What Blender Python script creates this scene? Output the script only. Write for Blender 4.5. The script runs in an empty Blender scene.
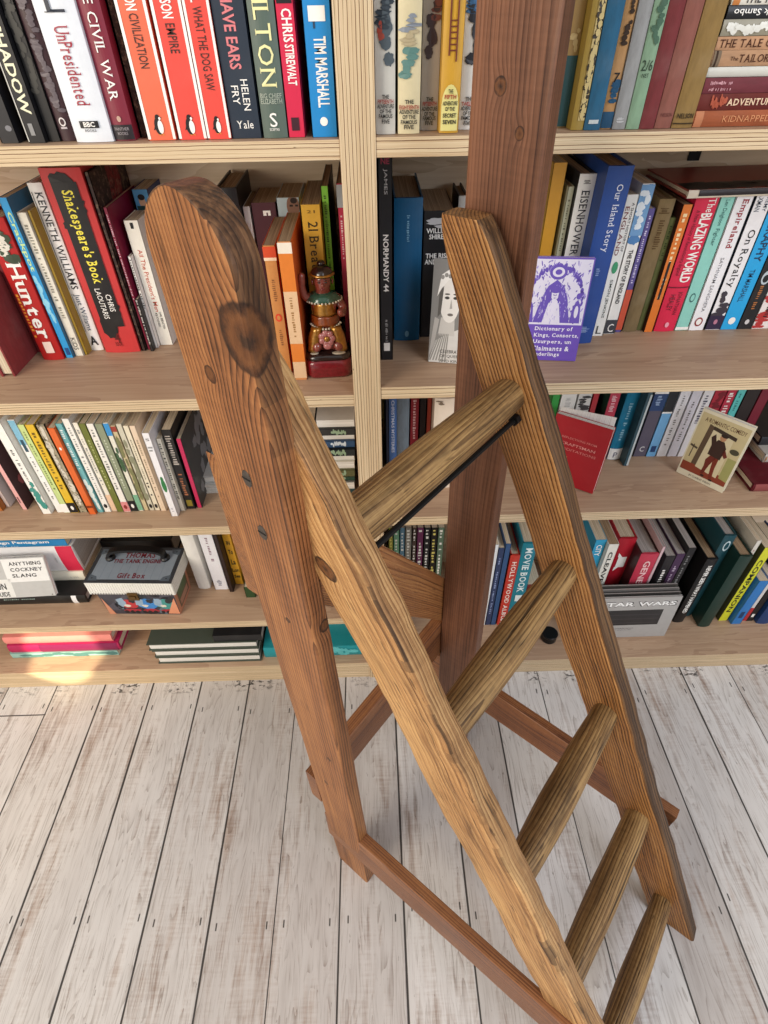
import bpy, bmesh, math, random
from mathutils import Vector, Matrix, Euler, noise

scene = bpy.context.scene
COL = scene.collection
PI = math.pi

def lin(h, a=1.0):
    h = h.lstrip('#')
    if len(h) == 3:
        h = ''.join(c * 2 for c in h)
    v = [int(h[i:i + 2], 16) / 255 for i in (0, 2, 4)]
    return tuple([(c / 12.92 if c <= .04045 else ((c + .055) / 1.055) ** 2.4) for c in v] + [a])

# ------------------------------------------------------------------ node helpers
class NT:
    def __init__(s, name):
        s.mat = bpy.data.materials.new(name)
        s.mat.use_nodes = True
        s.t = s.mat.node_tree
        s.t.nodes.clear()
        s.out = s.t.nodes.new('ShaderNodeOutputMaterial')
        s.b = s.t.nodes.new('ShaderNodeBsdfPrincipled')
        s.t.links.new(s.b.outputs[0], s.out.inputs[0])
    def put(s, sock, v):
        if v is None:
            return
        if hasattr(v, 'is_output'):
            s.t.links.new(v, sock)
        else:
            if hasattr(sock.default_value, '__len__') and not hasattr(v, '__len__'):
                v = (v,) * len(sock.default_value)
            sock.default_value = v
    def m(s, op, a, b=None, c=None, clamp=False):
        n = s.t.nodes.new('ShaderNodeMath'); n.operation = op; n.use_clamp = clamp
        for i, v in enumerate((a, b, c)):
            if v is not None:
                s.put(n.inputs[i], v)
        return n.outputs[0]
    def v(s, op, a, b=None):
        n = s.t.nodes.new('ShaderNodeVectorMath'); n.operation = op
        s.put(n.inputs[0], a)
        if b is not None:
            s.put(n.inputs[1], b)
        return n.outputs['Value' if op in ('LENGTH', 'DISTANCE', 'DOT_PRODUCT') else 'Vector']
    def xyz(s, x, y, z):
        n = s.t.nodes.new('ShaderNodeCombineXYZ')
        for i, q in enumerate((x, y, z)):
            s.put(n.inputs[i], q)
        return n.outputs[0]
    def sep(s, a):
        n = s.t.nodes.new('ShaderNodeSeparateXYZ'); s.put(n.inputs[0], a)
        return n.outputs
    def noise(s, vec, scale=1, detail=3, rough=.55, dist=0):
        n = s.t.nodes.new('ShaderNodeTexNoise')
        s.put(n.inputs['Vector'], vec); s.put(n.inputs['Scale'], scale)
        n.inputs['Detail'].default_value = detail; n.inputs['Roughness'].default_value = rough
        n.inputs['Distortion'].default_value = dist
        return n.outputs[0]
    def white(s, w):
        n = s.t.nodes.new('ShaderNodeTexWhiteNoise'); n.noise_dimensions = '1D'
        s.put(n.inputs['W'], w)
        return n.outputs['Value']
    def ramp(s, f, stops, mode='LINEAR'):
        n = s.t.nodes.new('ShaderNodeValToRGB'); s.put(n.inputs[0], f)
        e = n.color_ramp.elements
        n.color_ramp.interpolation = mode
        while len(e) < len(stops):
            e.new(.5)
        for i, (p, c) in enumerate(stops):
            e[i].position = p
            e[i].color = lin(c) if isinstance(c, str) else (c, c, c, 1)
        return n.outputs[0]
    def step(s, x, lo, hi):
        n = s.t.nodes.new('ShaderNodeMapRange'); n.interpolation_type = 'SMOOTHSTEP'
        s.put(n.inputs[0], x); s.put(n.inputs[1], lo); s.put(n.inputs[2], hi)
        return n.outputs[0]
    def mix(s, f, a, b, mode='MIX'):
        n = s.t.nodes.new('ShaderNodeMix'); n.data_type = 'RGBA'; n.blend_type = mode
        s.put(n.inputs[0], f)
        s.put(n.inputs[6], lin(a) if isinstance(a, str) else a)
        s.put(n.inputs[7], lin(b) if isinstance(b, str) else b)
        return n.outputs[2]
    def attr(s, name):
        n = s.t.nodes.new('ShaderNodeAttribute'); n.attribute_name = name
        return n
    def coord(s, k='Object'):
        return s.t.nodes.new('ShaderNodeTexCoord').outputs[k]
    def bump(s, h, strength=.3, dist=.002):
        n = s.t.nodes.new('ShaderNodeBump')
        n.inputs['Strength'].default_value = strength
        n.inputs['Distance'].default_value = dist
        s.put(n.inputs['Height'], h)
        s.t.links.new(n.outputs[0], s.b.inputs['Normal'])
    def done(s, color=None, rough=.5, spec=.4, metal=0, coat=0):
        if color is not None:
            s.put(s.b.inputs['Base Color'], lin(color) if isinstance(color, str) else color)
        s.put(s.b.inputs['Roughness'], rough)
        s.b.inputs['Specular IOR Level'].default_value = spec
        s.b.inputs['Metallic'].default_value = metal
        s.b.inputs['Coat Weight'].default_value = coat
        return s.mat

def plain(name, c, rough=.5, metal=0, spec=.4, var=.12, coat=0, scale=60):
    n = NT(name)
    f = n.noise(n.coord(), scale, 3)
    c0 = lin(c)
    col = n.mix(f, tuple(x * (1 - var * 2) for x in c0[:3]) + (1,), tuple(min(1, x * (1 + var)) for x in c0[:3]) + (1,))
    return n.done(col, rough, spec, metal, coat)

def wood(name, dark, mid, light, freq=180, pith=(.0, -.05), warp=.012, crack=0, knots=(), rough=.55, fiber=.5, grey=0, seed=0, bump=.5, ring=.55, streak=.8):
    """solid wood in board coordinates: attribute 'grain' = (across, through, along) in metres"""
    n = NT(name)
    p0 = n.attr('grain').outputs['Vector']
    p = n.v('ADD', p0, (seed * 1.37, seed * .71, seed * 2.13))
    x, y, l = n.sep(p0)
    w = n.noise(n.v('MULTIPLY', p, (9, 9, 2.2)), 1, 2)
    w2 = n.noise(n.v('MULTIPLY', p, (60, 60, 6)), 1, 2)
    push = None
    km = kd = None
    for (kx, ky, kl, kr) in knots:
        d = n.v('LENGTH', n.v('MULTIPLY', n.v('SUBTRACT', p0, (kx, ky, kl)), (1 / kr, 1 / kr, .85 / kr)))
        g = n.m('MULTIPLY', n.m('POWER', 2.718, n.m('MULTIPLY', n.m('MULTIPLY', d, d), -.35)), kr * .55)
        push = g if push is None else n.m('ADD', push, g)
        k = n.step(n.m('ADD', d, n.m('MULTIPLY', n.m('SUBTRACT', w2, .5), .5)), 1.04, .93)
        km = k if km is None else n.m('MAXIMUM', km, k)
        kd = d if kd is None else n.m('MINIMUM', kd, d)
    r = n.v('LENGTH', n.xyz(n.m('SUBTRACT', x, pith[0]), n.m('SUBTRACT', y, pith[1]), 0))
    r = n.m('ADD', r, n.m('MULTIPLY', n.m('SUBTRACT', w, .5), warp * 2))
    r = n.m('ADD', r, n.m('MULTIPLY', n.m('SUBTRACT', w2, .5), warp * .25))
    if push is not None:
        r = n.m('ADD', r, push)
    fr = n.m('FRACT', n.m('MULTIPLY', r, freq))
    band = n.m('POWER', fr, 2.4)                      # slow early wood, sharp late wood
    fib = n.noise(n.v('MULTIPLY', p, (620, 620, 12)), 1, 3, .65)
    str_ = n.noise(n.v('MULTIPLY', p, (170, 170, 3.2)), 1, 3, .6)
    tone = n.noise(n.v('MULTIPLY', p, (20, 20, 3)), 1, 4, .6)
    cut = n.noise(n.v('MULTIPLY', p, (26, 26, 240)), 1, 2)
    f = n.m('MULTIPLY', n.m('MULTIPLY', band, ring), n.m('ADD', .35, n.m('MULTIPLY', str_, 1.3)))
    f = n.m('ADD', f, n.m('MULTIPLY', n.m('SUBTRACT', fib, .5), fiber * 1.5))
    f = n.m('ADD', f, n.m('MULTIPLY', n.m('SUBTRACT', str_, .5), streak))
    f = n.m('ADD', f, n.m('MULTIPLY', n.m('SUBTRACT', tone, .5), 1.2))
    f = n.m('ADD', f, n.m('MULTIPLY', n.m('SUBTRACT', cut, .5), .25))
    f = n.m('ADD', f, .22)
    col = n.ramp(f, [(0, light), (.38, mid), (.9, dark)])
    if grey:
        gm = n.step(n.noise(n.v('MULTIPLY', p, (70, 70, 9)), 1, 4, .65), .62 - .16 * grey, .78)
        col = n.mix(n.m('MULTIPLY', gm, .75), col, dark)
    height = n.m('SUBTRACT', n.m('MULTIPLY', fib, .5), n.m('MULTIPLY', band, .5))
    if crack:
        c1 = n.noise(n.v('MULTIPLY', p, (150, 150, 4.5)), 1, 3, .6)
        cm = n.step(c1, .70 - .1 * crack, .76 - .1 * crack)
        c2 = n.noise(n.v('MULTIPLY', p, (300, 300, 30)), 1, 2)
        cm = n.m('MAXIMUM', cm, n.m('MULTIPLY', n.step(c2, .66, .74), .7))
        col = n.mix(n.m('MULTIPLY', cm, .85), col, '#2a1a0e')
        height = n.m('SUBTRACT', height, cm)
    face_dk = n.attr('shade').outputs['Fac']              # end-grain, bark-edge and leg-front darkening carried per face
    col = n.mix(face_dk, col, n.mix(.86, n.mix(n.step(str_, .4, .62), col, '#120c08'), n.mix(n.step(str_, .38, .6), '#4a3726', '#1a110b')))
    if km is not None:
        kn = n.m('ADD', kd, n.m('MULTIPLY', n.m('SUBTRACT', n.noise(n.v('MULTIPLY', p, (160, 160, 120)), 1, 4, .7), .5), .9))
        kc = n.ramp(kn, [(.1, '#2a180c'), (.35, '#5a351a'), (.6, '#6b4222'), (.85, '#3a200f'), (1, '#1c0f07')])
        col = n.mix(n.m('MULTIPLY', km, .92), col, kc)
    n.bump(height, bump, .0012)
    return n.done(col, n.m('ADD', .05 + rough, n.m('MULTIPLY', fib, -.1)), .35)

# ------------------------------------------------------------------ object helpers
def empty(name, loc=(0, 0, 0), rot=(0, 0, 0)):
    o = bpy.data.objects.new(name, None)
    o.location = loc
    o.rotation_euler = rot
    o.empty_display_size = .02
    COL.objects.link(o)
    return o

def tag(o, label=None, cat=None, group=None, kind=None):
    for k, v in (('label', label), ('category', cat), ('group', group), ('kind', kind)):
        if v:
            o[k] = v
    return o

def link(name, me, mats, parent=None, smooth=False):
    o = bpy.data.objects.new(name, me)
    for m in (mats if isinstance(mats, (list, tuple)) else [mats]):
        me.materials.append(m)
    COL.objects.link(o)
    if parent is not None:
        o.parent = parent
    if smooth:
        for p in me.polygons:
            p.use_smooth = True
    return o

def mesh(name, vs, fs):
    me = bpy.data.meshes.new(name)
    me.from_pydata([tuple(v) for v in vs], [], fs)
    me.update()
    return me

def obj(name, bm, mats, parent=None, smooth=False):
    me = bpy.data.meshes.new(name)
    bmesh.ops.recalc_face_normals(bm, faces=bm.faces)
    bm.to_mesh(me); bm.free()
    return link(name, me, mats, parent, smooth)

def bm_box(bm, lo, hi, mat=0, bevel=0):
    vs = [bm.verts.new((x, y, z)) for x in (lo[0], hi[0]) for y in (lo[1], hi[1]) for z in (lo[2], hi[2])]
    fs = []
    for q in ((0, 1, 3, 2), (4, 6, 7, 5), (0, 4, 5, 1), (2, 3, 7, 6), (0, 2, 6, 4), (1, 5, 7, 3)):
        f = bm.faces.new([vs[i] for i in q]); f.material_index = mat; fs.append(f)
    if bevel:
        es = list({e for f in fs for e in f.edges})
        bmesh.ops.bevel(bm, geom=es, offset=bevel, segments=2, profile=.6, affect='EDGES')
    return vs

def box(name, lo, hi, mats, parent=None, bevel=0):
    bm = bmesh.new(); bm_box(bm, lo, hi, 0, bevel)
    return obj(name, bm, mats, parent)

def bm_loft(bm, rings, mat=0, caps=True, closed=True):
    rows = [[bm.verts.new(p) for p in r] for r in rings]
    n = len(rows[0])
    for a, b in zip(rows, rows[1:]):
        for i in range(n if closed else n - 1):
            j = (i + 1) % n
            f = bm.faces.new((a[i], a[j], b[j], b[i])); f.material_index = mat
    if caps:
        f = bm.faces.new(rows[0][::-1]); f.material_index = mat
        f = bm.faces.new(rows[-1]); f.material_index = mat
    return rows

def bm_ball(bm, c, r, mat=0, seg=16, rings=10):
    """ellipsoid; r = (rx, ry, rz)"""
    rr = []
    for i in range(1, rings):
        t = PI * i / rings
        rr.append([(c[0] + r[0] * math.sin(t) * math.cos(2 * PI * k / seg), c[1] + r[1] * math.sin(t) * math.sin(2 * PI * k / seg), c[2] - r[2] * math.cos(t)) for k in range(seg)])
    bm_loft(bm, rr, mat)

def bm_tube(bm, pts, rad, mat=0, seg=10):
    """tube through points; rad a number or list"""
    rr = []
    pts = [Vector(p) for p in pts]
    for i, p in enumerate(pts):
        d = (pts[min(i + 1, len(pts) - 1)] - pts[max(i - 1, 0)]).normalized()
        a = d.cross(Vector((0, 0, 1)) if abs(d.z) < .95 else Vector((1, 0, 0))).normalized()
        b = d.cross(a)
        r = rad[i] if isinstance(rad, (list, tuple)) else rad
        rr.append([p + a * (r * math.cos(2 * PI * k / seg)) + b * (r * math.sin(2 * PI * k / seg)) for k in range(seg)])
    bm_loft(bm, rr, mat)

# ------------------------------------------------------------------ painted meshes (colour carried per face)
_glyphs = {}
def glyphs(text, bold=0):
    key = (text, bold)
    if key not in _glyphs:
        cu = bpy.data.curves.new('lettering', 'FONT')
        cu.body = text
        cu.size = 1
        cu.resolution_u = 2
        cu.offset = .022 if bold else .004
        cu.fill_mode = 'FRONT'
        o = bpy.data.objects.new('lettering', cu)
        me = bpy.data.meshes.new_from_object(o)
        vs = [v.co.copy() for v in me.vertices]
        fs = [tuple(p.vertices) for p in me.polygons]
        bpy.data.objects.remove(o); bpy.data.curves.remove(cu); bpy.data.meshes.remove(me)
        xs = [v.x for v in vs] or [0, 1]
        ys = [v.y for v in vs] or [0, 1]
        _glyphs[key] = (vs, fs, min(xs), max(xs), min(ys), max(ys))
    return _glyphs[key]

_SER = {'A': ('', '19'), 'B': ('1', '1'), 'D': ('1', '1'), 'E': ('1', '1'), 'F': ('1', '1'), 'H': ('19', '19'), 'I': ('5', '5'), 'J': ('7', ''), 'K': ('19', '19'),
        'L': ('1', '1'), 'M': ('19', '19'), 'N': ('19', '1'), 'P': ('1', '1'), 'R': ('1', '19'), 'T': ('', '5'), 'U': ('19', ''), 'V': ('19', ''), 'W': ('159', ''), 'X': ('19', '19'),
        'Y': ('19', '5'), 'b': ('1', ''), 'd': ('8', '9'), 'f': ('', '4'), 'h': ('1', '19'), 'i': ('', '5'), 'k': ('1', '19'), 'l': ('5', '5'), 'm': ('1', '159'), 'n': ('1', '19'),
        'p': ('1', '1'), 'r': ('1', '2'), 'u': ('19', '9'), 'v': ('19', ''), 'w': ('19', ''), 'y': ('19', ''), '1': ('', '5'), '4': ('', '7')}
def serif_glyphs(text, bold):
    key = (text, 'serif', bold)
    if key not in _glyphs:
        vs, fs, x = [], [], 0.0
        for ch in text:
            if ch == ' ':
                x += .3; continue
            gv, gf, a, b, e, g = glyphs(ch, bold)
            o = len(vs)
            vs += [Vector((q.x - a + x, q.y, 0)) for q in gv]
            fs += [tuple(o + i for i in f) for f in gf]
            w = b - a
            top, bot = _SER.get(ch, ('', ''))
            for lst, y in ((top, g), (bot, e if ch not in 'pgyq' else e)):
                for d in lst:
                    cx = x + w * (.09 if d == '1' else .91 if d == '9' else int(d) / 10)
                    h = .03 + .02 * bold
                    y0, y1 = (y - h, y) if y == g else (y, y + h)
                    k = len(vs)
                    vs += [Vector((cx - .105, y0, 0)), Vector((cx + .105, y0, 0)), Vector((cx + .105, y1, 0)), Vector((cx - .105, y1, 0))]
                    fs.append((k, k + 1, k + 2, k + 3))
            x += w + .12
        xs = [v.x for v in vs]; ys = [v.y for v in vs]
        _glyphs[key] = (vs, fs, min(xs), max(xs), min(ys), max(ys))
    return _glyphs[key]
def lettering(text, style):
    return serif_glyphs(text, style - 2) if style >= 2 else glyphs(text, style)

class Paint:
    """collects polygons with a colour each and becomes one mesh with a colour attribute"""
    def __init__(s):
        s.v, s.f, s.c = [], [], []
    def poly(s, pts, col):
        b = len(s.v); s.v += [tuple(p) for p in pts]
        s.f.append(tuple(range(b, b + len(pts)))); s.c.append(lin(col))
    def many(s, pts, faces, col):
        used = sorted({i for f in faces for i in f})
        ix = {i: len(s.v) + k for k, i in enumerate(used)}
        s.v += [tuple(pts[i]) for i in used]
        c = lin(col)
        for f in faces:
            s.f.append(tuple(ix[i] for i in f)); s.c.append(c)
    def box(s, lo, hi, col):
        P = [(x, y, z) for x in (lo[0], hi[0]) for y in (lo[1], hi[1]) for z in (lo[2], hi[2])]
        s.many(P, [(0, 1, 3, 2), (4, 6, 7, 5), (0, 4, 5, 1), (2, 3, 7, 6), (0, 2, 6, 4), (1, 5, 7, 3)], col)
    def mesh(s, name):
        me = mesh(name, s.v, s.f)
        a = me.color_attributes.new('tint', 'FLOAT_COLOR', 'CORNER')
        flat = []
        for p in me.polygons:
            flat += list(s.c[p.index]) * p.loop_total
        a.data.foreach_set('color', flat)
        return me

def painted(name, rough=.45, amount=.1, scale=(90, 90, 90), spec=.4, mott=0, coat=0):
    n = NT(name)
    c = n.attr('tint').outputs['Color']
    o = n.coord()
    f = n.noise(n.v('MULTIPLY', o, scale), 1, 4, .6)
    col = n.mix(n.m('MULTIPLY', n.step(f, .35, .75), amount), c, n.mix(.6, c, '#2a211a'))
    f2 = n.noise(n.v('ADD', o, (3, 1, 2)), 28, 3)
    col = n.mix(n.m('MULTIPLY', n.step(f2, .45, .9), amount * .35), col, n.mix(.5, c, '#e8e0d0'))
    if mott:
        f3 = n.noise(o, 140, 4, .7)
        col = n.mix(n.m('MULTIPLY', n.step(f3, .5, .62), mott), col, n.mix(.5, c, '#a08a70'))
        f4 = n.noise(n.v('ADD', o, (7, 3, 1)), 210, 3, .7)
        col = n.mix(n.m('MULTIPLY', n.step(f4, .52, .62), mott), col, '#120d0a')
    n.bump(f, .15, .0006)
    return n.done(col, rough, spec, 0, coat)

MAT = {
    'print': painted('printed_cover', .42, .10, spec=.4),
    'cloth': painted('cloth_cover', .75, .34, (220, 220, 60), spec=.2),
    'mottled': painted('mottled_cover', .6, .3, mott=.8),
}
def page_mat(name, a, b):
    n = NT(name)
    x, y, z = n.sep(n.coord())
    s = n.noise(n.xyz(n.m('MULTIPLY', x, 1500), n.m('MULTIPLY', y, 8), n.m('MULTIPLY', z, 8)), 1, 2)
    return n.done(n.ramp(s, [(.3, b), (.65, a)]), .85, .2)
PAGES = {'cream': page_mat('cream_pages', '#e3d6bd', '#a8977b'), 'white': page_mat('white_pages', '#f1efe9', '#bdb8ae'),
         'brown': page_mat('browned_pages', '#b39a7c', '#7a644c'), 'grey': page_mat('grey_pages', '#b8b3ae', '#8a8580')}

def book(name, label, group, loc, rot, t, d, h, st, col, side, pg, items, cat='book'):
    """local frame: thickness x (-t/2..t/2), spine at y=0 facing -y, depth y (0..d), height z (0..h)"""
    rng = random.Random(label)
    hard = st in ('hb', 'cl', 'mot', 'fo')
    bt = min(.0022, t * .22) if hard else min(.0007, t * .2)
    inset = .003 if hard else .0006
    bulge = min(.0026, t * .11) if st in ('hb', 'cl', 'fo') else 0.0
    side = side or col
    P = Paint()
    n = 8 if bulge else 1
    X = lambda k: -t / 2 + t * k / n
    Yf = lambda x: -bulge * (1 - (2 * x / t) ** 2) if bulge else 0.0
    out = [(X(k), Yf(X(k))) for k in range(n + 1)]
    # spine: outer skin, inner skin, top and foot rims
    ys = min(.003, d * .1) if hard else bt
    for k in range(n):
        (x0, y0), (x1, y1) = out[k], out[k + 1]
        P.poly([(x0, y0, 0), (x1, y1, 0), (x1, y1, h), (x0, y0, h)], col)
        P.poly([(x0, y0, h), (x1, y1, h), (x1, ys, h), (x0, ys, h)], col)
        P.poly([(x1, y1, 0), (x0, y0, 0), (x0, ys, 0), (x1, ys, 0)], col)
    P.box((-t / 2, 0, 0), (-t / 2 + bt, d, h), side)
    P.box((t / 2 - bt, 0, 0), (t / 2, d, h), side)
    P.poly([(-t / 2 + bt, ys, 0), (t / 2 - bt, ys, 0), (t / 2 - bt, ys, h), (-t / 2 + bt, ys, h)], col)
    lift = .00035 + bulge * .22
    lay = [0]
    def on(x, s):
        return (x, Yf(max(-t / 2, min(t / 2, x))) - lift - lay[0] * .00006, s)
    def rect(x0, x1, s0, s1, c):
        m = 6 if bulge else 1
        for k in range(m):
            a, b = x0 + (x1 - x0) * k / m, x0 + (x1 - x0) * (k + 1) / m
            P.poly([on(a, s0), on(b, s0), on(b, s1), on(a, s1)], c)
    def blob(cx, cs, rx, rs, c, k=20, rough=.16):
        pts = []
        for i in range(k):
            a = 2 * PI * i / k
            q = 1 + rng.uniform(-rough, rough)
            x = max(-t / 2, min(t / 2, cx + rx * q * math.cos(a)))
            s = max(.0005, min(h - .0005, cs + rs * q * math.sin(a)))
            pts.append(on(x, s))
        P.poly(pts, c)
    for it in items:
        lay[0] += 1
        k = it[0]
        if k == 'b':
            _, s0, s1, c, a, b = (list(it) + [0, 1])[:6]
            rect(-t / 2 + t * a, -t / 2 + t * b, min(s0, s1), max(s0, s1), c)
        elif k in ('v', 'vu'):
            _, txt, s0, s1, c, w, xo, bold = (list(it) + [0, 0])[:8]
            vs, fs, x0, x1, y0, y1 = lettering(txt, bold)
            sx = (s0 - s1) / max(x1 - x0, 1e-6)
            sy = w * t / max(y1 - y0, 1e-6)
            pts, keep = [], []
            for q in vs:
                u = (q.x - x0) * sx
                e = (q.y - (y0 + y1) / 2) * sy
                if k == 'vu':
                    pts.append((xo * t - e, s1 + u))
                else:
                    pts.append((xo * t + e, s0 - u))
            for f in fs:
                if all(.0002 < pts[i][1] < h - .0002 for i in f):
                    keep.append(f[::-1] if False else f)
            P.many([on(*p) for p in pts], keep, c)
        elif k == 'h':
            _, txt, s, sz, c, w, bold = it
            vs, fs, x0, x1, y0, y1 = lettering(txt, bold)
            sx = w * t / max(x1 - x0, 1e-6); sy = sz / max(y1 - y0, 1e-6)
            P.many([on((q.x - (x0 + x1) / 2) * sx, min(h - .0003, max(.0003, s + (q.y - (y0 + y1) / 2) * sy))) for q in vs], fs, c)
        elif k == 'e':
            _, s, sz, c, w, xo = it
            P.poly([on(xo * t + w * t / 2 * math.cos(a * PI / 10), min(h, max(0, s + sz / 2 * math.sin(a * PI / 10)))) for a in range(20)], c)
        elif k == 'bl':
            _, s0, s1, c, a, b, cnt = it
            lo, hi = min(s0, s1), max(s0, s1)
            wx = (b - a) * t
            for j in range(cnt):
                lay[0] += .3
                blob(-t / 2 + t * a + wx * rng.uniform(.25, .75), lo + (hi - lo) * (j + .5) / cnt, wx * rng.uniform(.2, .5), (hi - lo) / cnt * rng.uniform(.4, .85), c)
        elif k == 'd':
            _, s0, s1, c, w, cnt, xo = it
            cnt = int(cnt * 2.2)
            L = (s0 - s1) / cnt
            for j in range(cnt):
                if rng.random() < .16:
                    continue
                ww = w * t * rng.uniform(.6, 1) / 2
                a = s0 - L * j
                rect(xo * t - ww, xo * t + ww * rng.uniform(.3, 1), a - L * rng.uniform(.35, .75), a, c)
        elif k == 'pg':
            s = it[1]
            B = t * .225
            el = lambda cx, cs, rx, rs, c, z: P.poly([(on(cx + rx * math.cos(a * PI / 9), cs + rs * math.sin(a * PI / 9))[0], on(0, 0)[1] - z, cs + rs * math.sin(a * PI / 9)) for a in range(18)], c)
            el(-.02 * t, s, B * .62, B * 1.15, '#17171a', .0001)
            el(.0 * t, s + B * 1.12, B * .38, B * .42, '#17171a', .00012)
            el(.05 * t, s - .12 * B, B * .42, B * .9, '#f4f2ec', .0002)
            el(.07 * t, s + B * 1.0, B * .17, B * .2, '#f4f2ec', .0002)
            P.poly([on(B * .3, s + B * 1.2), on(B * .3, s + B * 1.04), on(B * .72, s + B * 1.08)], '#17171a')
            P.poly([on(-B * .55, s + B * .35), on(-B * .95, s - B * .55), on(-B * .45, s - B * .3)], '#17171a')
            P.poly([on(-B * .4, s - B * 1.1), on(B * .1, s - B * 1.1), on(-B * .1, s - B * 1.3)], '#e0913a')
            P.poly([on(B * .1, s - B * 1.1), on(B * .5, s - B * 1.1), on(B * .5, s - B * 1.3)], '#e0913a')
        elif k == 'st':                                  # strips across the board on the +x side
            _, y0, y1, c = it
            for j in range(24):
                a, b = h * j / 24, h * (j + 1) / 24
                P.poly([(t / 2 + .0003, y0 + .003 * rng.uniform(-1, 1), a), (t / 2 + .0003, y1 + .003 * rng.uniform(-1, 1), a), (t / 2 + .0003, y1 + .003 * rng.uniform(-1, 1), b), (t / 2 + .0003, y0 + .003 * rng.uniform(-1, 1), b)], c)
        elif k == 'sb':
            for j in range(it[2]):
                cy, cz = d * rng.uniform(.2, .9), h * rng.uniform(.1, .95)
                if it[2] == 1:
                    cy, cz = d * .55, h * .9
                rr = d * (.09 if it[2] > 1 else .22)
                P.poly([(t / 2 + .0003 + j * .00002, min(d - .001, max(.001, cy + rr * rng.uniform(.6, 1.3) * math.cos(a * PI / 5))), min(h - .001, max(.001, cz + rr * rng.uniform(.6, 1.5) * math.sin(a * PI / 5)))) for a in range(10)], it[1])
    m = MAT['cloth'] if st in ('cl', 'fo') else MAT['mottled'] if st == 'mot' else MAT['print']
    root = link(name, P.mesh(name), m)
    root.location = loc
    root.rotation_euler = [math.radians(a) for a in rot]
    tag(root, label, cat, group)
    box('pages', (-t / 2 + bt * 1.05, ys + .0002, inset), (t / 2 - bt * 1.05, d - (inset if hard else .0003), h - inset), PAGES[pg], root)
    return root

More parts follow.
